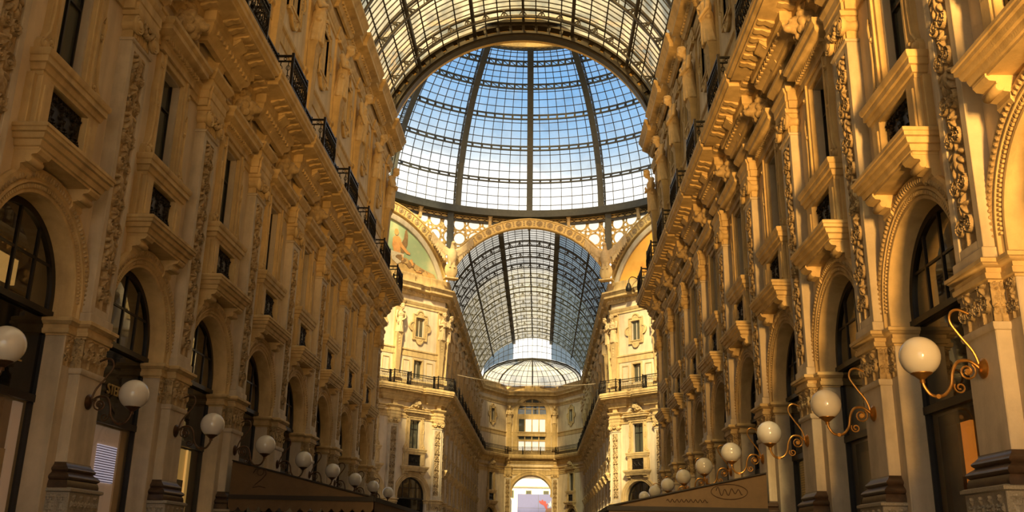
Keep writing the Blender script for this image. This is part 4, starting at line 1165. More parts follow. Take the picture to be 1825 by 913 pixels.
# ------------------------------------------------------------------ curved end wall
for A, B, side in (((XW, YE), (EX, EY), 1), ((-EX, EY), (-XW, YE), -1)):
    L, T, rot = frame_of(A, B); nm = 'left' if side < 0 else 'right'; q = T((L/2, 0, 0))
    put(PR['window'], q[0], q[1], rot, 'narrow tall window beside the great archway at the far end, %s of it' % nm, 'window', flat=True)
    put(PR['attic'], q[0], q[1], rot, 'lobed attic window beside the great mullioned window at the far end, %s of it' % nm, 'window', flat=True)
    put(PR['arch'], q[0], q[1], rot, 'small shop arch beside the great archway at the far end, %s of it' % nm, 'arch', flat=True)
    put(SHOP['plain'], q[0], q[1], rot, 'small arched shopfront beside the great archway at the far end, %s of it' % nm, 'shopfront', flat=True)
    put(PR['railapse'], q[0], q[1], rot, 'black balcony railing at the far end, %s of the great window' % nm, 'railing', flat=True)
    x = side*3.05
    put(PR['pil'][0], x, EY, PI, 'carved pilaster flanking the great archway at the far end, %s of it' % nm, 'pilaster', flat=True)
    put(PR['pier'], x, EY, PI, 'pier carrying the great archway at the far end, %s of it' % nm, 'pier', flat=True)
    put(PR['statue'][0], side*2.95, EY, PI, 'caryatid beside the great mullioned window at the far end, %s of it' % nm, 'statue', flat=True)
for i, x in enumerate((-2.3, 0.0, 2.3)):
    put(PR['railrun2'], x, EY, PI, ('left', 'middle', 'right')[i]+' stretch of black balcony railing under the great mullioned window', 'railing', flat=True)

def great_arch():
    pr = Proto('great_archway', 0.0)
    m = MB(); m.arch([(3.25, -0.02), (3.26, 0.10), (3.15, 0.12), (3.05, 0.07), (2.9, 0.06), (2.85, 0.1), (2.75, 0.08), (2.70, -0.2), (2.70, -2.2), (3.0, -2.2), (3.1, -0.1)], 8.15, 0.0, 48); pr.part('arch_moulding', m, M['orn'])
    m = MB()
    for s in (-1, 1): a, b = sorted((s*2.45, s*2.75)); m.box(a, b, 0.0, 0.08, 8.15, 11.0)
    m.box(-2.75, 2.75, 0.0, 0.08, 11.0-0.1, 11.1); pr.part('spandrel_frame', m, M['orn'])
    put(pr, 0, EY, PI, 'great round archway leading outside at the far end of the arcade', 'archway')
    pr = Proto('great_window', 13.6)
    m = MB(); m.arch([(2.5, -0.02), (2.5, 0.12), (2.36, 0.14), (2.3, 0.08), (2.0, 0.07), (1.9, 0.1), (1.84, -0.25), (2.0, -0.3)], 18.85, 13.6, 40); f = pr.part('surround', m, M['orn'])
    m = MB()
    for u in (-0.92, 0, 0.92): m.box(u-0.07, u+0.07, -0.25, -0.1, 13.6, 18.85+math.sqrt(1.84**2-u*u))
    for u in (-1.8, 1.8): m.box(u-0.07, u+0.07, -0.25, -0.1, 13.6, 18.7)
    for z0, z1 in ((15.2, 15.45), (18.1, 18.75), (19.4, 19.5), (13.6, 13.75)): m.box(-1.84, 1.84, -0.26, -0.08, z0, z1)
    pr.part('mullions', m, M['orn'])
    m = MB(); n = 24
    m.add([(1.86*math.cos(PI*i/n), -0.22, 18.85+1.86*math.sin(PI*i/n)) for i in range(n+1)]+[(-1.86, -0.22, 18.5), (1.86, -0.22, 18.5)], [tuple(range(n+3))]); pr.part('arched_pane', m, M['wglass'], smooth=None)
    for i in range(4):
        u0 = -1.8+0.92*i
        for k, (z0, z1) in enumerate(((13.7, 15.2), (15.4, 16.1), (16.1, 18.15))):
            m = MB(); m.add([(u0, -0.2, z0), (u0+0.9, -0.2, z0), (u0+0.9, -0.2, z1), (u0, -0.2, z1)], [(0, 1, 2, 3)])
            pr.part('pane', m, M['pale'] if (k == 0 or (k == 2 and i in (1, 2)) or (k == 2 and i == 0)) else M['wglass'], smooth=None)
    put(pr, 0, EY, PI, 'great arched mullioned window above the archway at the far end', 'window')
M['pale'] = glassy('bright see-through pane', (0.9, 0.88, 0.8), 0, gloss=0.02, diff=(0.75, 0.62, 0.42), diffw=0.5)
great_arch()

# ------------------------------------------------------------------ glass roofs
def bar(m, p, q, w, h):
    """straight bar of section w x h from p to q"""
    p, q = Vector(p), Vector(q); d = (q-p).normalized(); up = Vector((0, 0, 1)) if abs(d.z) < 0.95 else Vector((0, 1, 0))
    x = d.cross(up).normalized()*w/2; y = x.cross(d).normalized()*h/2
    m.add([p-x-y, p+x-y, p+x+y, p-x+y, q-x-y, q+x-y, q+x+y, q-x+y], [(3, 2, 1, 0), (4, 5, 6, 7), (0, 1, 5, 4), (1, 2, 6, 5), (2, 3, 7, 6), (3, 0, 4, 7)])
A_S, A_R = math.radians(18.5), math.radians(70)
def vpt(a, y, r=VR): return (r*math.cos(a), y, VZ+r*math.sin(a))
def vault(ya, yb, trusses, label, g_left, g_side, g_ridge, steel, minor=0.6, heavy=0.14, thin=0.035, VR=VR, A_S=A_S):
    root = bpy.data.objects.new('glass_vault', None); COL.objects.link(root); root.location = (0, (ya+yb)/2, 22.4)
    tag(root, label, 'glass roof'); off = ((ya+yb)/2, 22.4)
    def part(n, m, mat, sm=35.0):
        m.xform(lambda q: (q[0], q[1]-off[0], q[2]-off[1])); return link(n, m.mesh(n, mat, 0, sm, sm is not None), root)
    nA = 8; angs = [A_S+(A_R-A_S)*i/nA for i in range(nA+1)]; rid = [A_R+(PI-2*A_R)*i/8 for i in range(9)]
    alla = angs+rid[1:-1]+[PI-a for a in reversed(angs)]
    for nme, aa, r, g in (('side_glazing', angs, VR, g_side), ('side_glazing', [PI-a for a in angs], VR, g_left), ('ridge_glazing', rid, VR+0.12, g_ridge)):
        m = MB()
        for a, b in zip(aa[:-1], aa[1:]): m.add([vpt(a, ya, r), vpt(b, ya, r), vpt(b, yb, r), vpt(a, yb, r)], [(0, 1, 2, 3)])
        part(nme, m, g, None)
    m = MB()
    for a in alla: bar(m, vpt(a, ya, VR-0.05), vpt(a, yb, VR-0.05), thin+0.01, 0.06)
    y = ya
    while y < yb:
        for a, b in zip(alla[:-1], alla[1:]): bar(m, vpt(a, y, VR-0.02), vpt(b, y, VR-0.02), thin, 0.04)
        y += minor
    part('glazing_bars', m, steel)
    for a in (math.radians(44), A_R, PI-A_R, PI-math.radians(44)):
        wd = heavy if a in (A_R, PI-A_R) else 0.14
        m = MB(); bar(m, vpt(a, ya, VR-0.14), vpt(a, yb, VR-0.14), wd, 0.30); part('purlin', m, steel)
    m = MB(); bar(m, vpt(PI/2, ya, VR+0.05), vpt(PI/2, yb, VR+0.05), 0.12, 0.2); part('ridge_beam', m, steel)
    for y in trusses:
        m = MB(); n = 40; aa = [A_S-0.02+(PI-2*A_S+0.04)*i/n for i in range(n+1)]
        for r, h in ((VR-0.05, 0.08), (VR-0.48, 0.08)):
            m.sweep([(math.cos(a)*r, math.sin(a)*r) for a in aa], [(-h/2, -0.06), (h/2, -0.06), (h/2, 0.06), (-h/2, 0.06)])
        k = len(m.v)
        m.v = [(q[0], y+q[2], VZ+q[1]) for q in m.v]
        for i in range(0, n, 2):
            bar(m, vpt(aa[i], y, VR-0.05), vpt(aa[i], y, VR-0.48), 0.10, 0.10)
            bar(m, vpt(aa[i], y, VR-0.10), vpt((aa[i]+aa[i+1])/2, y, VR-0.46), 0.05, 0.05)
            bar(m, vpt(aa[i+2 if i+2 <= n else n], y, VR-0.10), vpt((aa[i+1]+aa[min(n, i+2)])/2, y, VR-0.46), 0.05, 0.05)
        part('arched_truss', m, steel)
    return root
vault(ARM0, YN, [34.74-3.65*k for k in range(12, -1, -1)]+[38.36, 42.0], 'near glass barrel vault with cream frosted panes over the nearer arcade', M['vglass'], M['vglass'], M['vglass'], M['steel2'], minor=0.44, heavy=0.16, thin=0.05, VR=7.55, A_S=math.radians(16))
vault(YF+0.3, YE-0.6, [YF+3.5+3.35*k for k in range(12)], 'far barrel vault of dark glass with a paler ridge over the far arcade', M['vglass3'], M['vglass2'], M['rglass'], M['steel'], heavy=0.42)

# end arch of the near vault, a deep plated rib with cut-outs
def end_rib(y, r0, r1, label):
    root = bpy.data.objects.new('end_arch_rib', None); COL.objects.link(root); root.location = (0, y, 22.4); tag(root, label, 'arch')
    n = 56; aa = [A_S-0.03+(PI-2*A_S+0.06)*i/n for i in range(n+1)]
    m = MB()
    for r, h, w in ((r0+0.06, 0.12, 0.5), (r1-0.06, 0.12, 0.5), ):
        k0 = len(m.v); m.sweep([(math.cos(a)*r, math.sin(a)*r) for a in aa], [(-h/2, -w/2), (h/2, -w/2), (h/2, w/2), (-h/2, w/2)])
        m.v[k0:] = [(q[0], y+q[2], VZ+q[1]) for q in m.v[k0:]]
    for i in range(0, n+1, 2): bar(m, vpt(aa[i], y, r0), vpt(aa[i], y, r1), 0.15, 0.45)
    for i in range(n):
        bar(m, vpt(aa[i], y, r0+0.1 if i % 2 else r1-0.1), vpt((aa[i]+aa[i+1])/2, y, (r0+r1)/2+(0.16 if i % 2 == 0 else -0.16)), 0.05, 0.10)
    m.xform(lambda q: (q[0], q[1]-y, q[2]-22.4)); link('plated_rib', m.mesh('plated_rib', M['steel2']), root)
    m = MB(); m.arch([(r0-0.10, y-0.10), (r0+0.02, y-0.10), (r0+0.02, y+0.35), (r0-0.10, y+0.35)], VZ, VZ, 56, A_S-0.03, PI-A_S+0.03)
    m.xform(lambda q: (q[0], q[1]-y, q[2]-22.4)); link('edge_moulding', m.mesh('edge_moulding', M['steel2']), root)
    return root
end_rib(YN-0.62, 7.0, 7.56, 'deep iron end rib of the near vault framing the view of the dome')

def dpt(ph, th, k=1.0):
    """point on the dome: ph height angle, th azimuth measured from the far side"""
    r = DR*math.cos(ph)*k; return (DC[0]+r*math.sin(th), DC[1]+r*math.cos(th), DZ+DH*math.sin(ph)*k)
PH = [math.radians(a) for a in (0, 11.6, 22.7, 33.0, 43.0, 50.5, 56.0)]
def dome():
    root = bpy.data.objects.new('glass_dome', None); COL.objects.link(root); root.location = (DC[0], DC[1], DZ)
    tag(root, 'great ribbed glass dome over the crossing with blue sky beyond', 'glass dome')
    def part(n, m, mat, sm=35.0, par=None):
        m.xform(lambda q: (q[0]-DC[0], q[1]-DC[1], q[2]-DZ)); return link(n, m.mesh(n, mat, 0, sm, sm is not None), par or root)
    m = MB(); ns, nr = 112, 26
    for i in range(nr):
        a, b = PH[-1]*i/nr, PH[-1]*(i+1)/nr
        for j in range(ns):
            t, u = 2*PI*j/ns, 2*PI*(j+1)/ns; m.add([dpt(a, t), dpt(a, u), dpt(b, u), dpt(b, t)], [(0, 1, 2, 3)])
    part('glazing', m, M['dglass'], None)
    m = MB()
    for j in range(112):
        if j % 7 == 0: continue
        t = 2*PI*j/112
        for i in range(18): bar(m, dpt(PH[-1]*i/18, t, 0.997), dpt(PH[-1]*(i+1)/18, t, 0.997), 0.055, 0.05)
    for i in range(len(PH)-1):
        for k in (1, 2, 3):
            a = PH[i]+(PH[i+1]-PH[i])*k/4
            for j in range(112): bar(m, dpt(a, 2*PI*j/112, 0.998), dpt(a, 2*PI*(j+1)/112, 0.998), 0.05, 0.05)
    part('glazing_bars', m, M['steel'])
    for j in range(16):
        t = 2*PI*j/16; m = MB(); n = 22
        w = 0.40
        def q3(ph, k, sx): return (Vector(dpt(ph, t, k))+Vector((math.cos(t), -math.sin(t), 0))*sx)
        for i in range(n):
            a, b = PH[-1]*i/n, PH[-1]*(i+1)/n
            for sx in (-w/2, w/2):
                bar(m, q3(a, 0.995, sx), q3(b, 0.995, sx), 0.10, 0.12); bar(m, q3(a, 0.957, sx), q3(b, 0.957, sx), 0.10, 0.12)
            bar(m, q3(a, 0.955, 0), q3(b, 0.955, 0), w, 0.05)
            c = 0.5*(a+b); rr = 0.22
            for sx in (-w/2, w/2):
                bar(m, q3(a, 0.99, sx), q3(a, 0.96, sx), 0.07, 0.05)
                pc = q3(c, 0.976, sx); ex = (q3(b, 0.976, sx)-q3(a, 0.976, sx)).normalized(); ey = (q3(c, 0.99, sx)-pc).normalized()
                m.tube([pc+rr*(ex*math.cos(2*PI*k/8)+ey*math.sin(2*PI*k/8)) for k in range(9)], 0.035, 4)
                bar(m, pc-ex*rr, pc+ex*rr, 0.04, 0.04); bar(m, pc-ey*rr, pc+ey*rr, 0.04, 0.04)
        part('rib', m, M['steel'])
    for i in range(1, len(PH)):
        m = MB(); ns = 112
        for j in range(ns):
            t, u = 2*PI*j/ns, 2*PI*(j+1)/ns
            bar(m, dpt(PH[i], t, 0.993), dpt(PH[i], u, 0.993), 0.16, 0.10)
            d = 0.022
            bar(m, dpt(PH[i]-d, t, 0.975), dpt(PH[i]-d, u, 0.975), 0.16, 0.10)
            bar(m, dpt(PH[i], t, 0.993), dpt(PH[i]-d, t, 0.975), 0.16, 0.12)
            if i > 3: bar(m, dpt(PH[i], t, 0.993), dpt(PH[i]-d, u, 0.975), 0.05, 0.05)
        part('purlin_ring', m, M['steel'])
    def ring(n, r0, r1, z0, z1, mat, seg=128):
        m = MB(); k = 4; vs = []; fs = []
        for j in range(seg):
            t = 2*PI*j/seg
            for r, z in ((r0, z0), (r1, z0), (r1, z1), (r0, z1)): vs.append((DC[0]+r*math.sin(t), DC[1]+r*math.cos(t), z))
        for j in range(seg):
            o, p_ = j*4, ((j+1) % seg)*4
            for i in range(4): fs.append((o+i, o+(i+1) % 4, p_+(i+1) % 4, p_+i))
        m.add(vs, fs); return part(n, m, mat)
    b = ring('base_ring', DR-0.80, DR+0.3, DZ-0.55, DZ+0.05, M['steel'])
    ring('ring_frieze', DR-0.05, DR+0.1, DZ-1.0, DZ-0.55, M['gold'])
    ring('lower_rail', DR-0.25, DR+0.05, DZ-1.12, DZ-0.98, M['steel2'])
    m = MB()
    wv = []
    for j in range(161*10):
        f = j/10; t = 2*PI*(f+0.75*math.sin(2*PI*f))/160; wv.append((DC[0]+(DR-0.1)*math.sin(t), DC[1]+(DR-0.1)*math.cos(t), DZ-0.78+0.15*math.cos(2*PI*f)))
    m.tube(wv, 0.03, 4)
    part('scroll_frieze', m, M['steel2'])
    # lantern on top: drum of gilded panels and a glazed cap
    rl = DR*math.cos(PH[-1]); zl = DZ+DH*math.sin(PH[-1])
    ring('lantern_drum', rl-0.25, rl+0.1, zl-0.35, zl+1.3, M['gold'], 64)
    m = MB()
    for j in range(64):
        t, u = 2*PI*j/64, 2*PI*(j+1)/64
        m.add([(DC[0]+rl*math.sin(t), DC[1]+rl*math.cos(t), zl+1.3), (DC[0]+rl*math.sin(u), DC[1]+rl*math.cos(u), zl+1.3), (DC[0], DC[1], zl+3.2)], [(0, 1, 2)])
    part('lantern_cap', m, M['vglass'], None)
dome()

# ------------------------------------------------------------------ arches, lunettes and pierced screens that carry the dome
CORN = [(XW, YF), (-XW, YF), (-XW-DX, YF-DX), (-XW-DX, YN+DX), (-XW, YN), (XW, YN), (XW+DX, YN+DX), (XW+DX, YF-DX)]
SIDES = [('far arcade', CORN[0], CORN[1]), ('left', CORN[1], CORN[2]), ('left side', CORN[2], CORN[3]), ('near left', CORN[3], CORN[4]), ('near', CORN[4], CORN[5]), ('near right', CORN[5], CORN[6]), ('right side', CORN[6], CORN[7]), ('right', CORN[7], CORN[0])]
R_IN, R_OUT = 6.98, 7.78
Z_OCT = 22.42
def oct_side(name, A, B, lunette):
    L, T, rot = frame_of(A, B); h = L/2; c = h
    ro = R_OUT*min(1, L/13.5); ri = R_IN*min(1, L/13.5)
    def half(r): return min(h-0.12, math.sqrt(max(0, r*r-(Z_OCT-VZ)**2)))
    # spandrel screen from the arch up to the dome ring
    m = MB(); nU = 48; nV = 8; uvs = []; vs = []
    for i in range(nU+1):
        u = L*i/nU; x = u-c; zb = VZ+math.sqrt(max(0.0, ro*ro-x*x)) if abs(x) < ro else VZ
        zb = max(Z_OCT, min(zb, DZ-1.15))
        b = Vector(T((u, 0, zb))); az = math.atan2(b.x-DC[0], b.y-DC[1]); t = Vector((DC[0]+DR*math.sin(az), DC[1]+DR*math.cos(az), DZ-1.0))
        for k in range(nV+1):
            q = b.lerp(t, k/nV); vs.append(q); uvs.append((u, q.z))
    m.add(vs, [(i*(nV+1)+k, (i+1)*(nV+1)+k, (i+1)*(nV+1)+k+1, i*(nV+1)+k+1) for i in range(nU) for k in range(nV)])
    me = m.mesh('pierced_screen', M['screen'], 0, None, False); uvl = me.uv_layers.new(name='UVMap')
    for lp in me.loops: uvl.data[lp.index].uv = uvs[lp.vertex_index]
    o = link('pierced_screen', me); tag(o, 'pierced gilt screen with round glass lights over the %s arch of the dome' % name, 'screen')
    # ornamental arch band with rosettes
    q = T((c, 0, Z_OCT)); root = bpy.data.objects.new('ornamental_arch', None); COL.objects.link(root); root.location = q; root.rotation_euler = (0, 0, rot)
    tag(root, 'gilded arch band with rosettes under the dome, %s side' % name, 'arch')
    x0 = h-0.12; a0 = math.acos(min(1, x0/ro)); 
    def clip_arch(m, prof, n=64):
        # angles where every radius stays inside the corner: clip u at +-x0
        for i in range(n):
            pass
        k = len(prof); vs = []
        for i in range(n+1):
            f = -1+2*i/n
            for r, v in prof:
                am = math.acos(min(1.0, min(x0, math.sqrt(max(0, r*r-(Z_OCT-VZ)**2)))/r)); a = PI/2-f*(PI/2-am)
                vs.append((r*math.cos(a), v, VZ+r*math.sin(a)-Z_OCT))
        m.add(vs, [(i*k+j, (i+1)*k+j, (i+1)*k+(j+1) % k, i*k+(j+1) % k) for i in range(n) for j in range(k)]+[tuple(range(k)), tuple(range((n+1)*k-1, n*k-1, -1))])
    s = ro/R_OUT
    m = MB(); clip_arch(m, [(ri, -0.3), (ri, 0.10), (ri+0.07*s, 0.14), (ri+0.12*s, 0.06), (ro-0.12*s, 0.06), (ro-0.07*s, 0.14), (ro, 0.14), (ro, -0.3)])
    band = link('arch_band', m.mesh('arch_band', M['gold'], 0), root)
    m = MB(); rm = (ri+ro)/2; am = math.acos(min(1, x0/rm)); n = 19
    for i in range(n):
        a = am+0.05+(PI-2*am-0.1)*i/(n-1); cc = (rm*math.cos(a), 0.06, VZ+rm*math.sin(a)-Z_OCT)
        m.lathe([(0, 0), (0.24, 0), (0.25, 0.03), (0.21, 0.05), (0.19, 0.02), (0.11, 0.03), (0.09, 0.07), (0, 0.09)], cc, 'v', 14)
        for k in range(8): m.ell((cc[0]+0.15*math.cos(k*PI/4), 0.08, cc[2]+0.15*math.sin(k*PI/4)), (0.04, 0.03, 0.04), None, 6, 4)
        if i < n-1:
            a2 = a+(PI-2*am-0.1)/(n-1)/2
            for d in (-0.17, 0, 0.17): m.ell(((rm+d)*math.cos(a2), 0.07, VZ+(rm+d)*math.sin(a2)-Z_OCT), (0.08, 0.03, 0.07), None, 6, 4)
    link('rosettes', m.mesh('rosettes', M['carve'], 0), band)
    if lunette:
        root = bpy.data.objects.new('lunette_painting', None); COL.objects.link(root); root.location = q; root.rotation_euler = (0, 0, rot)
        tag(root, 'arched wall painting in a cream moulding under the dome, %s side' % name, 'painting')
        def half_disc(r, v):
            n = 40; am = math.asin((Z_OCT-VZ)/r); m = MB()
            m.add([(r*math.cos(am+(PI-2*am)*i/n), v, VZ+r*math.sin(am+(PI-2*am)*i/n)-Z_OCT) for i in range(n+1)], [tuple(range(n+1))]); return m
        link('moulding', (lambda m: (clip_arch(m, [(6.35, -0.25), (6.35, 0.04), (6.5, 0.10), (6.72, 0.10), (6.8, 0.02), (6.8, -0.25)]), m)[1])(MB()).mesh('moulding', M['jamb'], 0), root)
        pm = half_disc(6.4, -0.12); link('painted_ground', pm.mesh('painted_ground', lunette, 0, None, True), root)
        # generic robed figures and foliage painted on it, as thin flat shapes
        def flat(nm, pts, mat, v): m = MB(); m.prism(pts, 'v', v-0.02, v); link(nm, m.mesh(nm, mat, 0, None), root)
        sg = 1 if name == 'left' else -1
        if name == 'left':
            def P2(l): return [(a-c, b-Z_OCT) for a, b in l]
            def disc(a, b, ra, rb, n=14, j=0.0, r_=random.Random(3)): return [(a+ra*math.cos(2*PI*k/n)*(1+j*r_.uniform(-1, 1)), b+rb*math.sin(2*PI*k/n)*(1+j*r_.uniform(-1, 1))) for k in range(n)]
            flat('painted_hill', P2([(0.9, 22.46), (1.2, 22.9), (2.4, 23.15), (3.6, 23.5), (5.2, 23.9), (7.5, 24.0), (10.5, 23.6), (12.4, 22.46)]), M['p_tan'], -0.10)
            flat('painted_wing', P2([(4.75, 24.6), (4.45, 25.2), (4.35, 25.9), (4.2, 26.1), (4.05, 25.6), (4.05, 24.8), (4.3, 24.1), (4.6, 23.9)]), M['p_brown'], -0.09)
            flat('painted_torso', P2([(5.35, 23.9), (5.55, 24.5), (5.5, 25.1), (5.3, 25.3), (4.95, 25.3), (4.7, 25.05), (4.75, 24.5), (4.7, 23.9)]), M['p_orange'], -0.075)
            flat('painted_head', P2(disc(5.2, 25.62, 0.20, 0.27)), M['p_orange'], -0.07)
            flat('painted_arm', P2([(4.9, 25.25), (4.55, 24.7), (4.0, 24.25), (3.75, 24.15), (3.78, 24.0), (4.1, 24.02), (4.7, 24.45), (5.0, 24.9)]), M['p_orange'], -0.065)
            flat('painted_drum', P2([(5.75, 24.0), (4.35, 23.95), (4.5, 23.3), (5.0, 23.0), (5.5, 23.3)]), M['p_pale'], -0.06)
            r_ = random.Random(9)
            for i in range(14):
                a = 1.9+0.22*i+r_.uniform(-0.15, 0.15); b = 22.62+0.075*i+r_.uniform(-0.1, 0.25)
                flat('painted_bush', P2(disc(a, b, r_.uniform(0.2, 0.36), r_.uniform(0.16, 0.28), 11, 0.3, r_)), M[('p_orange', 'p_brown', 'p_tan', 'p_brown')[i % 4]], -0.055+0.002*i)
def paint_mat(name, c0, c1, c2):
    m = nmat(name, c0, 0.8); nt = m.node_tree; b = nt.nodes['Principled BSDF']
    tc = nt.nodes.new('ShaderNodeTexCoord'); no = nt.nodes.new('ShaderNodeTexNoise'); no.inputs['Scale'].default_value = 0.5; no.inputs['Detail'].default_value = 6
    nt.links.new(tc.outputs['Object'], no.inputs['Vector'])
    ra = nt.nodes.new('ShaderNodeValToRGB')
    ra.color_ramp.elements[0].position = 0.35; ra.color_ramp.elements[0].color = (*c0, 1)
    ra.color_ramp.elements[1].position = 0.68; ra.color_ramp.elements[1].color = (*c2, 1)
    e = ra.color_ramp.elements.new(0.55); e.color = (*c1, 1)
    nt.links.new(no.outputs['Fac'], ra.inputs[0]); nt.links.new(ra.outputs[0], b.inputs['Base Color'])
    return m
M['p_sky'] = paint_mat('painted green sky', (0.24, 0.33, 0.20), (0.30, 0.38, 0.22), (0.50, 0.47, 0.27))
M['p_ochre'] = paint_mat('painted ochre ground', (0.72, 0.36, 0.06), (0.74, 0.40, 0.08), (0.66, 0.30, 0.05))
M['p_tan'] = nmat('painted tan hills', (0.48, 0.31, 0.12), 0.8, var=0.2, scale=2)
M['p_orange'] = nmat('painted flesh orange', (0.66, 0.32, 0.10), 0.8, var=0.15, scale=3)
M['p_brown'] = nmat('painted brown', (0.26, 0.15, 0.06), 0.8, var=0.2, scale=4)
M['p_pale'] = nmat('painted pale robe', (0.62, 0.52, 0.36), 0.8, var=0.15, scale=4)
for nm_, A, B in SIDES:
    oct_side(nm_, A, B, M['p_sky'] if nm_ == 'left' else (M['p_ochre'] if nm_ == 'right' else None))
# walls filling the lunettes and near sides, closing the drum
for i, (nm_, A, B) in enumerate(SIDES):
    if nm_ in ('left', 'right', 'near left', 'near right'):
        L, T, rot = frame_of(A, B); m = MB(); n = 40; r = 7.3
        am = math.asin((Z_OCT-VZ)/r); m.add([(L/2+r*math.cos(am+(PI-2*am)*k/n), -0.25, VZ+r*math.sin(am+(PI-2*am)*k/n)) for k in range(n+1)], [tuple(range(n+1))])
        m.xform(T); struct('wall_lunette_%d' % i, m, M['plaster'], None, False)
# iron struts and stone eagles at the corners
for i, nm_ in ((0, 'right'), (1, 'left')):
    x, y = CORN[i]; az = math.atan2(x-DC[0], y-DC[1]); sgn = 1 if x > 0 else -1
    m = MB(); a = Vector((DC[0]+(DR-0.15)*math.sin(az), DC[1]+(DR-0.15)*math.cos(az), DZ-0.4)); b = Vector((x*0.97, y-0.25, 25.0)); mid = Vector((0, 0, 25.0))
    bar(m, a-mid, b-mid, 0.5, 0.5)
    for k in range(7): p_ = (b-mid).lerp(a-mid, (k+0.5)/7); bar(m, p_-Vector((0.3, 0, 0)), p_+Vector((0.3, 0, 0)), 0.12, 0.12)
    o = link('dome_strut', m.mesh('dome_strut', M['steel'])); o.location = mid
    tag(o, 'riveted iron strut from the dome ring down to the %s stone eagle' % nm_, 'strut')
    rot = math.atan2(-(x), (y-DC[1]))+PI
    put(PR['eagle'], x-sgn*0.36, y-0.85, sgn*math.radians(156.4), 'stone eagle with spread wings on a shield, %s of the far vault mouth' % nm_, 'eagle')
for k, th in enumerate([math.radians(a) for a in (-34, -12, 0, 12, 34)]):
    m = MB(); a = Vector((DC[0]+(DR-0.2)*math.sin(th), DC[1]+(DR-0.2)*math.cos(th), DZ-0.5)); L = 1.0
    m.prism([(-0.1, -L), (0.16, -L*0.9), (0.2, -0.3), (0.3, 0), (-0.1, 0)], 'u', -0.12, 0.12); m.box(-0.18, 0.18, -0.1, 0.3, -0.12, 0)
    o = link('ring_bracket', m.mesh('ring_bracket', M['orn'])); o.location = a; o.rotation_euler = (0, 0, PI-th)
    tag(o, '%s small bracket under the dome ring counting from the left' % ORD[k], 'bracket', 'brackets under the dome ring')

# ------------------------------------------------------------------ half dome and glazed gap over the end wall
def half_dome():
    root = bpy.data.objects.new('glass_half_dome', None); COL.objects.link(root); root.location = (0, YE, 22.4); tag(root, 'small glass half dome closing the far end above the great window', 'glass dome')
    R1, D1, H1 = 6.3, 6.2, 2.75; z0 = 22.2
    def hp(ph, th): return (R1*math.cos(ph)*math.sin(th), D1*math.cos(ph)*math.cos(th), z0+H1*math.sin(ph)-22.4)
    m = MB(); ns, nr = 24, 6
    for i in range(nr):
        for j in range(ns):
            a, b = PI/2*i/nr, PI/2*(i+1)/nr; t, u = -PI/2+PI*j/ns, -PI/2+PI*(j+1)/ns
            m.add([hp(a, t), hp(a, u), hp(b, u), hp(b, t)], [(0, 1, 2, 3)])
    link('glazing', m.mesh('glazing', M['hglass'], 0, None, False), root)
    m = MB()
    for j in range(ns+1):
        t = -PI/2+PI*j/ns; w = 0.16 if j % 6 == 0 else 0.045
        for i in range(nr): bar(m, hp(PI/2*i/nr, t), hp(PI/2*(i+1)/nr, t), w, w)
    for i in range(0, nr):
        for j in range(ns): bar(m, hp(PI/2*i/nr, -PI/2+PI*j/ns), hp(PI/2*i/nr, -PI/2+PI*(j+1)/ns), 0.045, 0.045)
    link('ribs', m.mesh('ribs', M['steel2']), root)
    m = MB()
    for j in range(ns):
        for dz in (0, 0.35): pass
        a, b = -PI/2+PI*j/ns, -PI/2+PI*(j+1)/ns
        for k in (1.0, 0.93): bar(m, (R1*k*math.cos(a+PI/2), 0, z0-22.4+H1*k*math.sin(a+PI/2)), (R1*k*math.cos(b+PI/2), 0, z0-22.4+H1*k*math.sin(b+PI/2)), 0.12, 0.12) if math.sin(a+PI/2) >= 0 else None
    link('front_arch', m.mesh('front_arch', M['steel']), root)
    # clear glazed screen between the vault and the half dome
    root2 = bpy.data.objects.new('end_fanlight', None); COL.objects.link(root2); root2.location = (0, YE-0.5, 24.0); tag(root2, 'bright crescent of clear glass between the far vault and the half dome', 'fanlight')
    m = MB(); n = 40
    vs = []
    for i in range(n+1):
        x = -6.1+12.2*i/n; zt = VZ+math.sqrt(VR*VR-x*x); zb = z0+H1*math.sqrt(max(0, 1-(x/R1)**2)); vs += [(x, 0, min(zb, zt)-24.0), (x, 0, zt-24.0)]
    for nme, a, b, mt in (('pane', 12, 28, M['dglass']), ('dark_pane', 0, 12, M['vglass2']), ('dark_pane', 28, 40, M['vglass2'])):
        m = MB(); m.add(vs[2*a:2*b+2], [(2*i, 2*i+2, 2*i+3, 2*i+1) for i in range(b-a)]); link(nme, m.mesh(nme, mt, 0, None, False), root2)
    m = MB()
    for i in range(0, n+1, 2): bar(m, vs[2*i], vs[2*i+1], 0.05, 0.05)
    for t in (0.33, 0.66):
        for i in range(n): bar(m, Vector(vs[2*i]).lerp(Vector(vs[2*i+1]), t), Vector(vs[2*i+2]).lerp(Vector(vs[2*i+3]), t), 0.05, 0.05)
    link('glazing_bars', m.mesh('glazing_bars', M['steel']), root2)
half_dome()

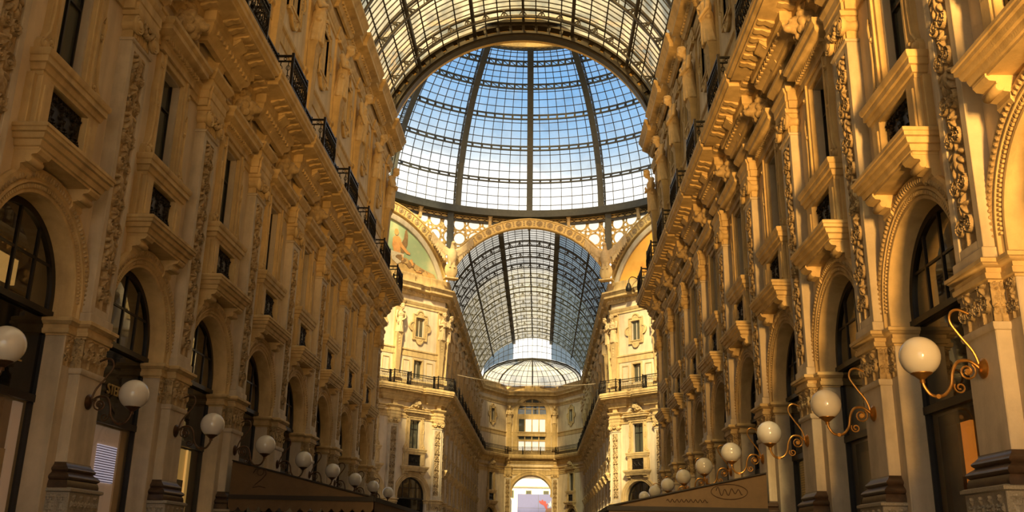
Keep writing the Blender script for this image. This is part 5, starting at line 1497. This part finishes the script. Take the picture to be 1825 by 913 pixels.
# ------------------------------------------------------------------ shop lettering on the black transoms (left side)
def sign(txt, y, label):
    cu = bpy.data.curves.new('shop_letters', 'FONT'); cu.body = txt; cu.size = 0.28; cu.extrude = 0.012; cu.align_x = 'CENTER'; cu.space_character = 1.02
    cu.materials.append(M['letters'])
    o = bpy.data.objects.new('shop_letters', cu); COL.objects.link(o); o.location = (-XW-0.325, y, 4.28); o.rotation_euler = (PI/2, 0, PI/2); o.scale = (0.95, 1, 1)
    me = bpy.data.meshes.new_from_object(o.evaluated_get(bpy.context.evaluated_depsgraph_get())); mw = o.matrix_basis.copy(); bpy.data.objects.remove(o)
    o = link('shop_letters', me); o.matrix_basis = mw
    tag(o, label, 'sign')
sign('STEFANEL', nearY(0)+2.16, 'gold shop lettering ending NEL on the leftmost black transom')
sign('STEFANEL', nearY(1)+2.44, 'gold shop lettering starting STE behind the globe lamp on the second black transom')

# ------------------------------------------------------------------ café awnings
def awning(side, ya, yb, zt, zf, xf, label, deco):
    root = bpy.data.objects.new('awning', None); COL.objects.link(root); root.location = (side*6.3, ya, zf); tag(root, label, 'awning')
    def W(x, y, z): return (x-side*6.3, y-ya, z-zf)
    xw = side*6.32; xf = side*xf
    m = MB(); t = 0.03
    m.add([W(xw, ya, zt), W(xf, ya, zf), W(xf, yb, zf), W(xw, yb, zt), W(xw, ya, zt-t), W(xf, ya, zf-t), W(xf, yb, zf-t), W(xw, yb, zt-t)], [(0, 1, 2, 3), (7, 6, 5, 4), (0, 4, 5, 1), (1, 5, 6, 2), (2, 6, 7, 3), (3, 7, 4, 0)])
    link('roof_canvas', m.mesh('roof_canvas', M['awning'], 0, None), root)
    for y in (ya, yb):
        m = MB(); m.add([W(xw, y, zt), W(xw, y, zf-0.02), W(xf, y, zf-0.02), W(xw, y+0.03, zt), W(xw, y+0.03, zf-0.02), W(xf, y+0.03, zf-0.02)], [(0, 1, 2), (5, 4, 3), (0, 3, 4, 1), (1, 4, 5, 2), (2, 5, 3, 0)])
        ch = link('end_canvas', m.mesh('end_canvas', M['awning'], 0, None), root)
        if y == ya and deco: deco(ch, W, y)
    m = MB(); bar(m, W(xw, ya-0.02, zf-0.05), W(xf, ya-0.02, zf-0.05), 0.08, 0.10); bar(m, W(xf, ya, zf-0.05), W(xf, yb, zf-0.05), 0.08, 0.10); bar(m, W(xw, yb, zf-0.05), W(xf, yb, zf-0.05), 0.08, 0.10)
    bar(m, W(xw, ya-0.02, zt), W(xf, ya-0.02, zf), 0.04, 0.03)
    link('frame_bar', m.mesh('frame_bar', M['awndark'], 0, None), root)
    # scalloped valance
    m = MB()
    def scal(p, q):
        p, q = Vector(p), Vector(q); L = (q-p).length; n = int(L/0.24); d = (q-p)/n
        for i in range(n):
            a = p+d*i; pts = [a, a+d]; low = [a+d*(1-k/8)-Vector((0, 0, 0.19+0.10*math.sin(PI*k/8))) for k in range(9)]
            m.add([a]+[a+d]+low, [tuple(range(11))])
    scal(W(xw, ya-0.03, zf-0.09), W(xf, ya-0.03, zf-0.09)); scal(W(xf-side*0.02, ya, zf-0.09), W(xf-side*0.02, yb, zf-0.09))
    link('valance', m.mesh('valance', M['awning'], 0, None), root)
    # underside lining and drop at the wall, standing posts
    for y in (ya+0.2, yb-0.2):
        m = MB(); m.tube([W(xf+side*0.15, y, zf-0.1), W(xf+side*0.15, y, 0)], 0.035, 8); link('post', m.mesh('post', M['awndark']), root)
    return root
def deco_left(ch, W, y):
    m = MB(); m.tube([Vector(W(-5.62+0.17*a, y-0.012, 3.10+0.17*b)) for a, b in ((-1, 0.9), (-0.7, 1.4), (0, 1.6), (0.7, 1.3), (0.8, 0.7), (0.3, 0.1), (-0.5, -0.6), (-0.9, -1.1), (0, -0.9), (0.9, -1.1))], 0.012, 4)
    m.tube([Vector(W(-5.62+0.08*math.cos(t), y-0.012, 3.28+0.08*math.sin(t))) for t in [2*PI*k/12 for k in range(13)]], 0.01, 4)
    link('painted_emblem', m.mesh('painted_emblem', M['awnlogo']), ch)
def deco_right(ch, W, y):
    m = MB()
    m.tube([Vector(W(5.45+0.42*math.cos(t), y-0.012, 2.98+0.17*math.sin(t))) for t in [2*PI*k/24 for k in range(25)]], 0.008, 4)
    pts = []
    for i in range(40): t = i/39; pts.append(Vector(W(5.15+0.6*t, y-0.012, 2.98+0.09*math.sin(t*24)*(1-0.5*t)+0.02*math.cos(t*9))))
    m.tube(pts, 0.010, 4)
    pts = [Vector(W(4.0+0.95*i/59, y-0.012, 2.76+0.035*math.sin(i*0.95))) for i in range(60)]; m.tube(pts, 0.009, 4)
    link('painted_emblem', m.mesh('painted_emblem', M['awnlogo']), ch)
awning(-1, 23.0, 33.0, 3.54, 2.74, 2.85, 'brown canvas café awning with scalloped valance on the left', deco_left)
awning(1, 22.6, 33.0, 3.42, 2.62, 2.67, 'brown canvas café awning with oval script emblem on the right', deco_right)

# ------------------------------------------------------------------ cable across the crossing, camera on the cornice
m = MB(); mid = Vector((0, 74.0, 14.0))
m.tube([Vector((-5.5+10.9*i/20, 74.0, 14.75-0.55*i/20-1.1*(1-(2*i/20-1)**2)*0.4))-mid for i in range(21)], 0.02, 6)
o = link('span_cable', m.mesh('span_cable', M['cable'])); o.location = mid; tag(o, 'pale cable sagging between the two balcony corners at the far arcade mouth', 'cable')
def cctv():
    root = bpy.data.objects.new('hanging_lantern', None); COL.objects.link(root); q = (8.05, 72.3, 21.9); root.location = q; tag(root, 'small dark lantern on a curved arm at the right octagon cornice', 'lantern')
    m = MB(); m.tube(smooth_path([(0.9, 0.3, 0.1), (0.6, 0.1, 0.45), (0.2, -0.1, 0.55), (-0.05, -0.2, 0.35), (-0.1, -0.2, 0.0)]), 0.04, 6); link('arm', m.mesh('arm', M['iron']), root)
    m = MB(); m.lathe([(0, 0.05), (0.1, 0.0), (0.22, -0.3), (0.26, -0.5), (0.2, -0.66), (0, -0.72)], (-0.1, -0.2, 0), 'z', 14); link('body', m.mesh('body', M['iron']), root)
cctv()

# ------------------------------------------------------------------ the square outside, seen through the great archway
def outside():
    root = bpy.data.objects.new('building', None); COL.objects.link(root); root.location = (0, 150, 0); tag(root, 'sunlit cream building outside, seen through the great archway', 'building')
    M['ext'] = nmat('cream facade', (0.86, 0.80, 0.68), 0.8, var=0.05, scale=0.5)
    m = MB(); m.box(-14, 14, 0, 6, 0, 16); link('wall', m.mesh('wall', M['ext'], 0, None), root)
    m = MB(); m.box(-14, 14, -0.5, 0, 12.6, 12.9); m.box(-14, 14, -0.25, 0, 10.9, 11.05); link('cornice', m.mesh('cornice', M['orn'], 0, None), root)
    m = MB()
    m.prism([(-0.6, 13.1), (0.05, 13.5), (0.05, 13.1)], 'u', -4, 6); link('roof_edge', m.mesh('roof_edge', M['p_orange'], 0, None), root)
    for i in range(5):
        x = -6+2.7*i; m = MB(); m.box(x-0.5, x+0.5, -0.03, 0.02, 9.2, 10.5); f = link('window', m.mesh('window', M['jamb'], 0, None), root)
        m = MB(); m.box(x-0.4, x+0.4, -0.05, 0, 9.3, 10.4); link('pane', m.mesh('pane', M['wglass'], 0, None), f)
    b = bpy.data.objects.new('billboard', None); COL.objects.link(b); b.location = (0.8, 145, 0); tag(b, 'lavender billboard with red antlers and a white star outside the archway', 'billboard')
    M['lav'] = nmat('lavender print', (0.075, 0.085, 0.23), 0.6, var=0.03); M['red'] = nmat('red print', (0.15, 0.012, 0.016), 0.6, var=0.03); M['pbrown'] = nmat('brown print', (0.08, 0.035, 0.02), 0.6); M['white'] = nmat('white print', (0.26, 0.27, 0.33), 0.6, var=0.01)
    m = MB(); m.box(-3.0, 3.6, 0, 0.15, 4.5, 9.62); link('board', m.mesh('board', M['lav'], 0, None), b)
    m = MB(); m.box(0.10, 0.13, -0.01, 0, 4.5, 9.6); m.box(-3.0, 3.6, -0.01, 0, 7.6, 7.63)
    for x in (-2.6, 3.3): m.box(x-0.08, x+0.08, 0.03, 0.12, 0, 4.5)
    link('joints', m.mesh('joints', M['steel'], 0, None), b)
    m = MB(); pts = [(1.25, 7.45), (0.95, 8.0), (0.35, 8.3), (0.2, 8.55), (0.3, 8.75), (0.55, 8.6), (0.6, 8.8), (0.8, 8.85), (0.9, 8.6), (1.1, 8.7), (1.3, 8.5), (1.25, 8.2), (1.45, 8.35), (1.55, 8.2), (1.42, 7.9), (1.5, 7.5)]
    m.prism(pts, 'v', -0.02, 0.0); m.prism([(4.0-a, z) for a, z in pts if 4.0-a < 3.6], 'v', -0.02, 0.0); link('antlers', m.mesh('antlers', M['red'], 0, None), b)
    m = MB(); m.prism([(1.9+(0.42 if k % 2 == 0 else 0.18)*math.sin(k*PI/5), 8.15+(0.55 if k % 2 == 0 else 0.2)*math.cos(k*PI/5)) for k in range(10)], 'v', -0.015, 0.0); link('star', m.mesh('star', M['white'], 0, None), b)
    m = MB(); m.prism([(1.9+0.75*math.cos(t), 7.1+0.55*math.sin(t)) for t in [PI*k/12 for k in range(13)]], 'v', -0.03, 0.0); link('brown_cap', m.mesh('brown_cap', M['pbrown'], 0, None), b)
outside()
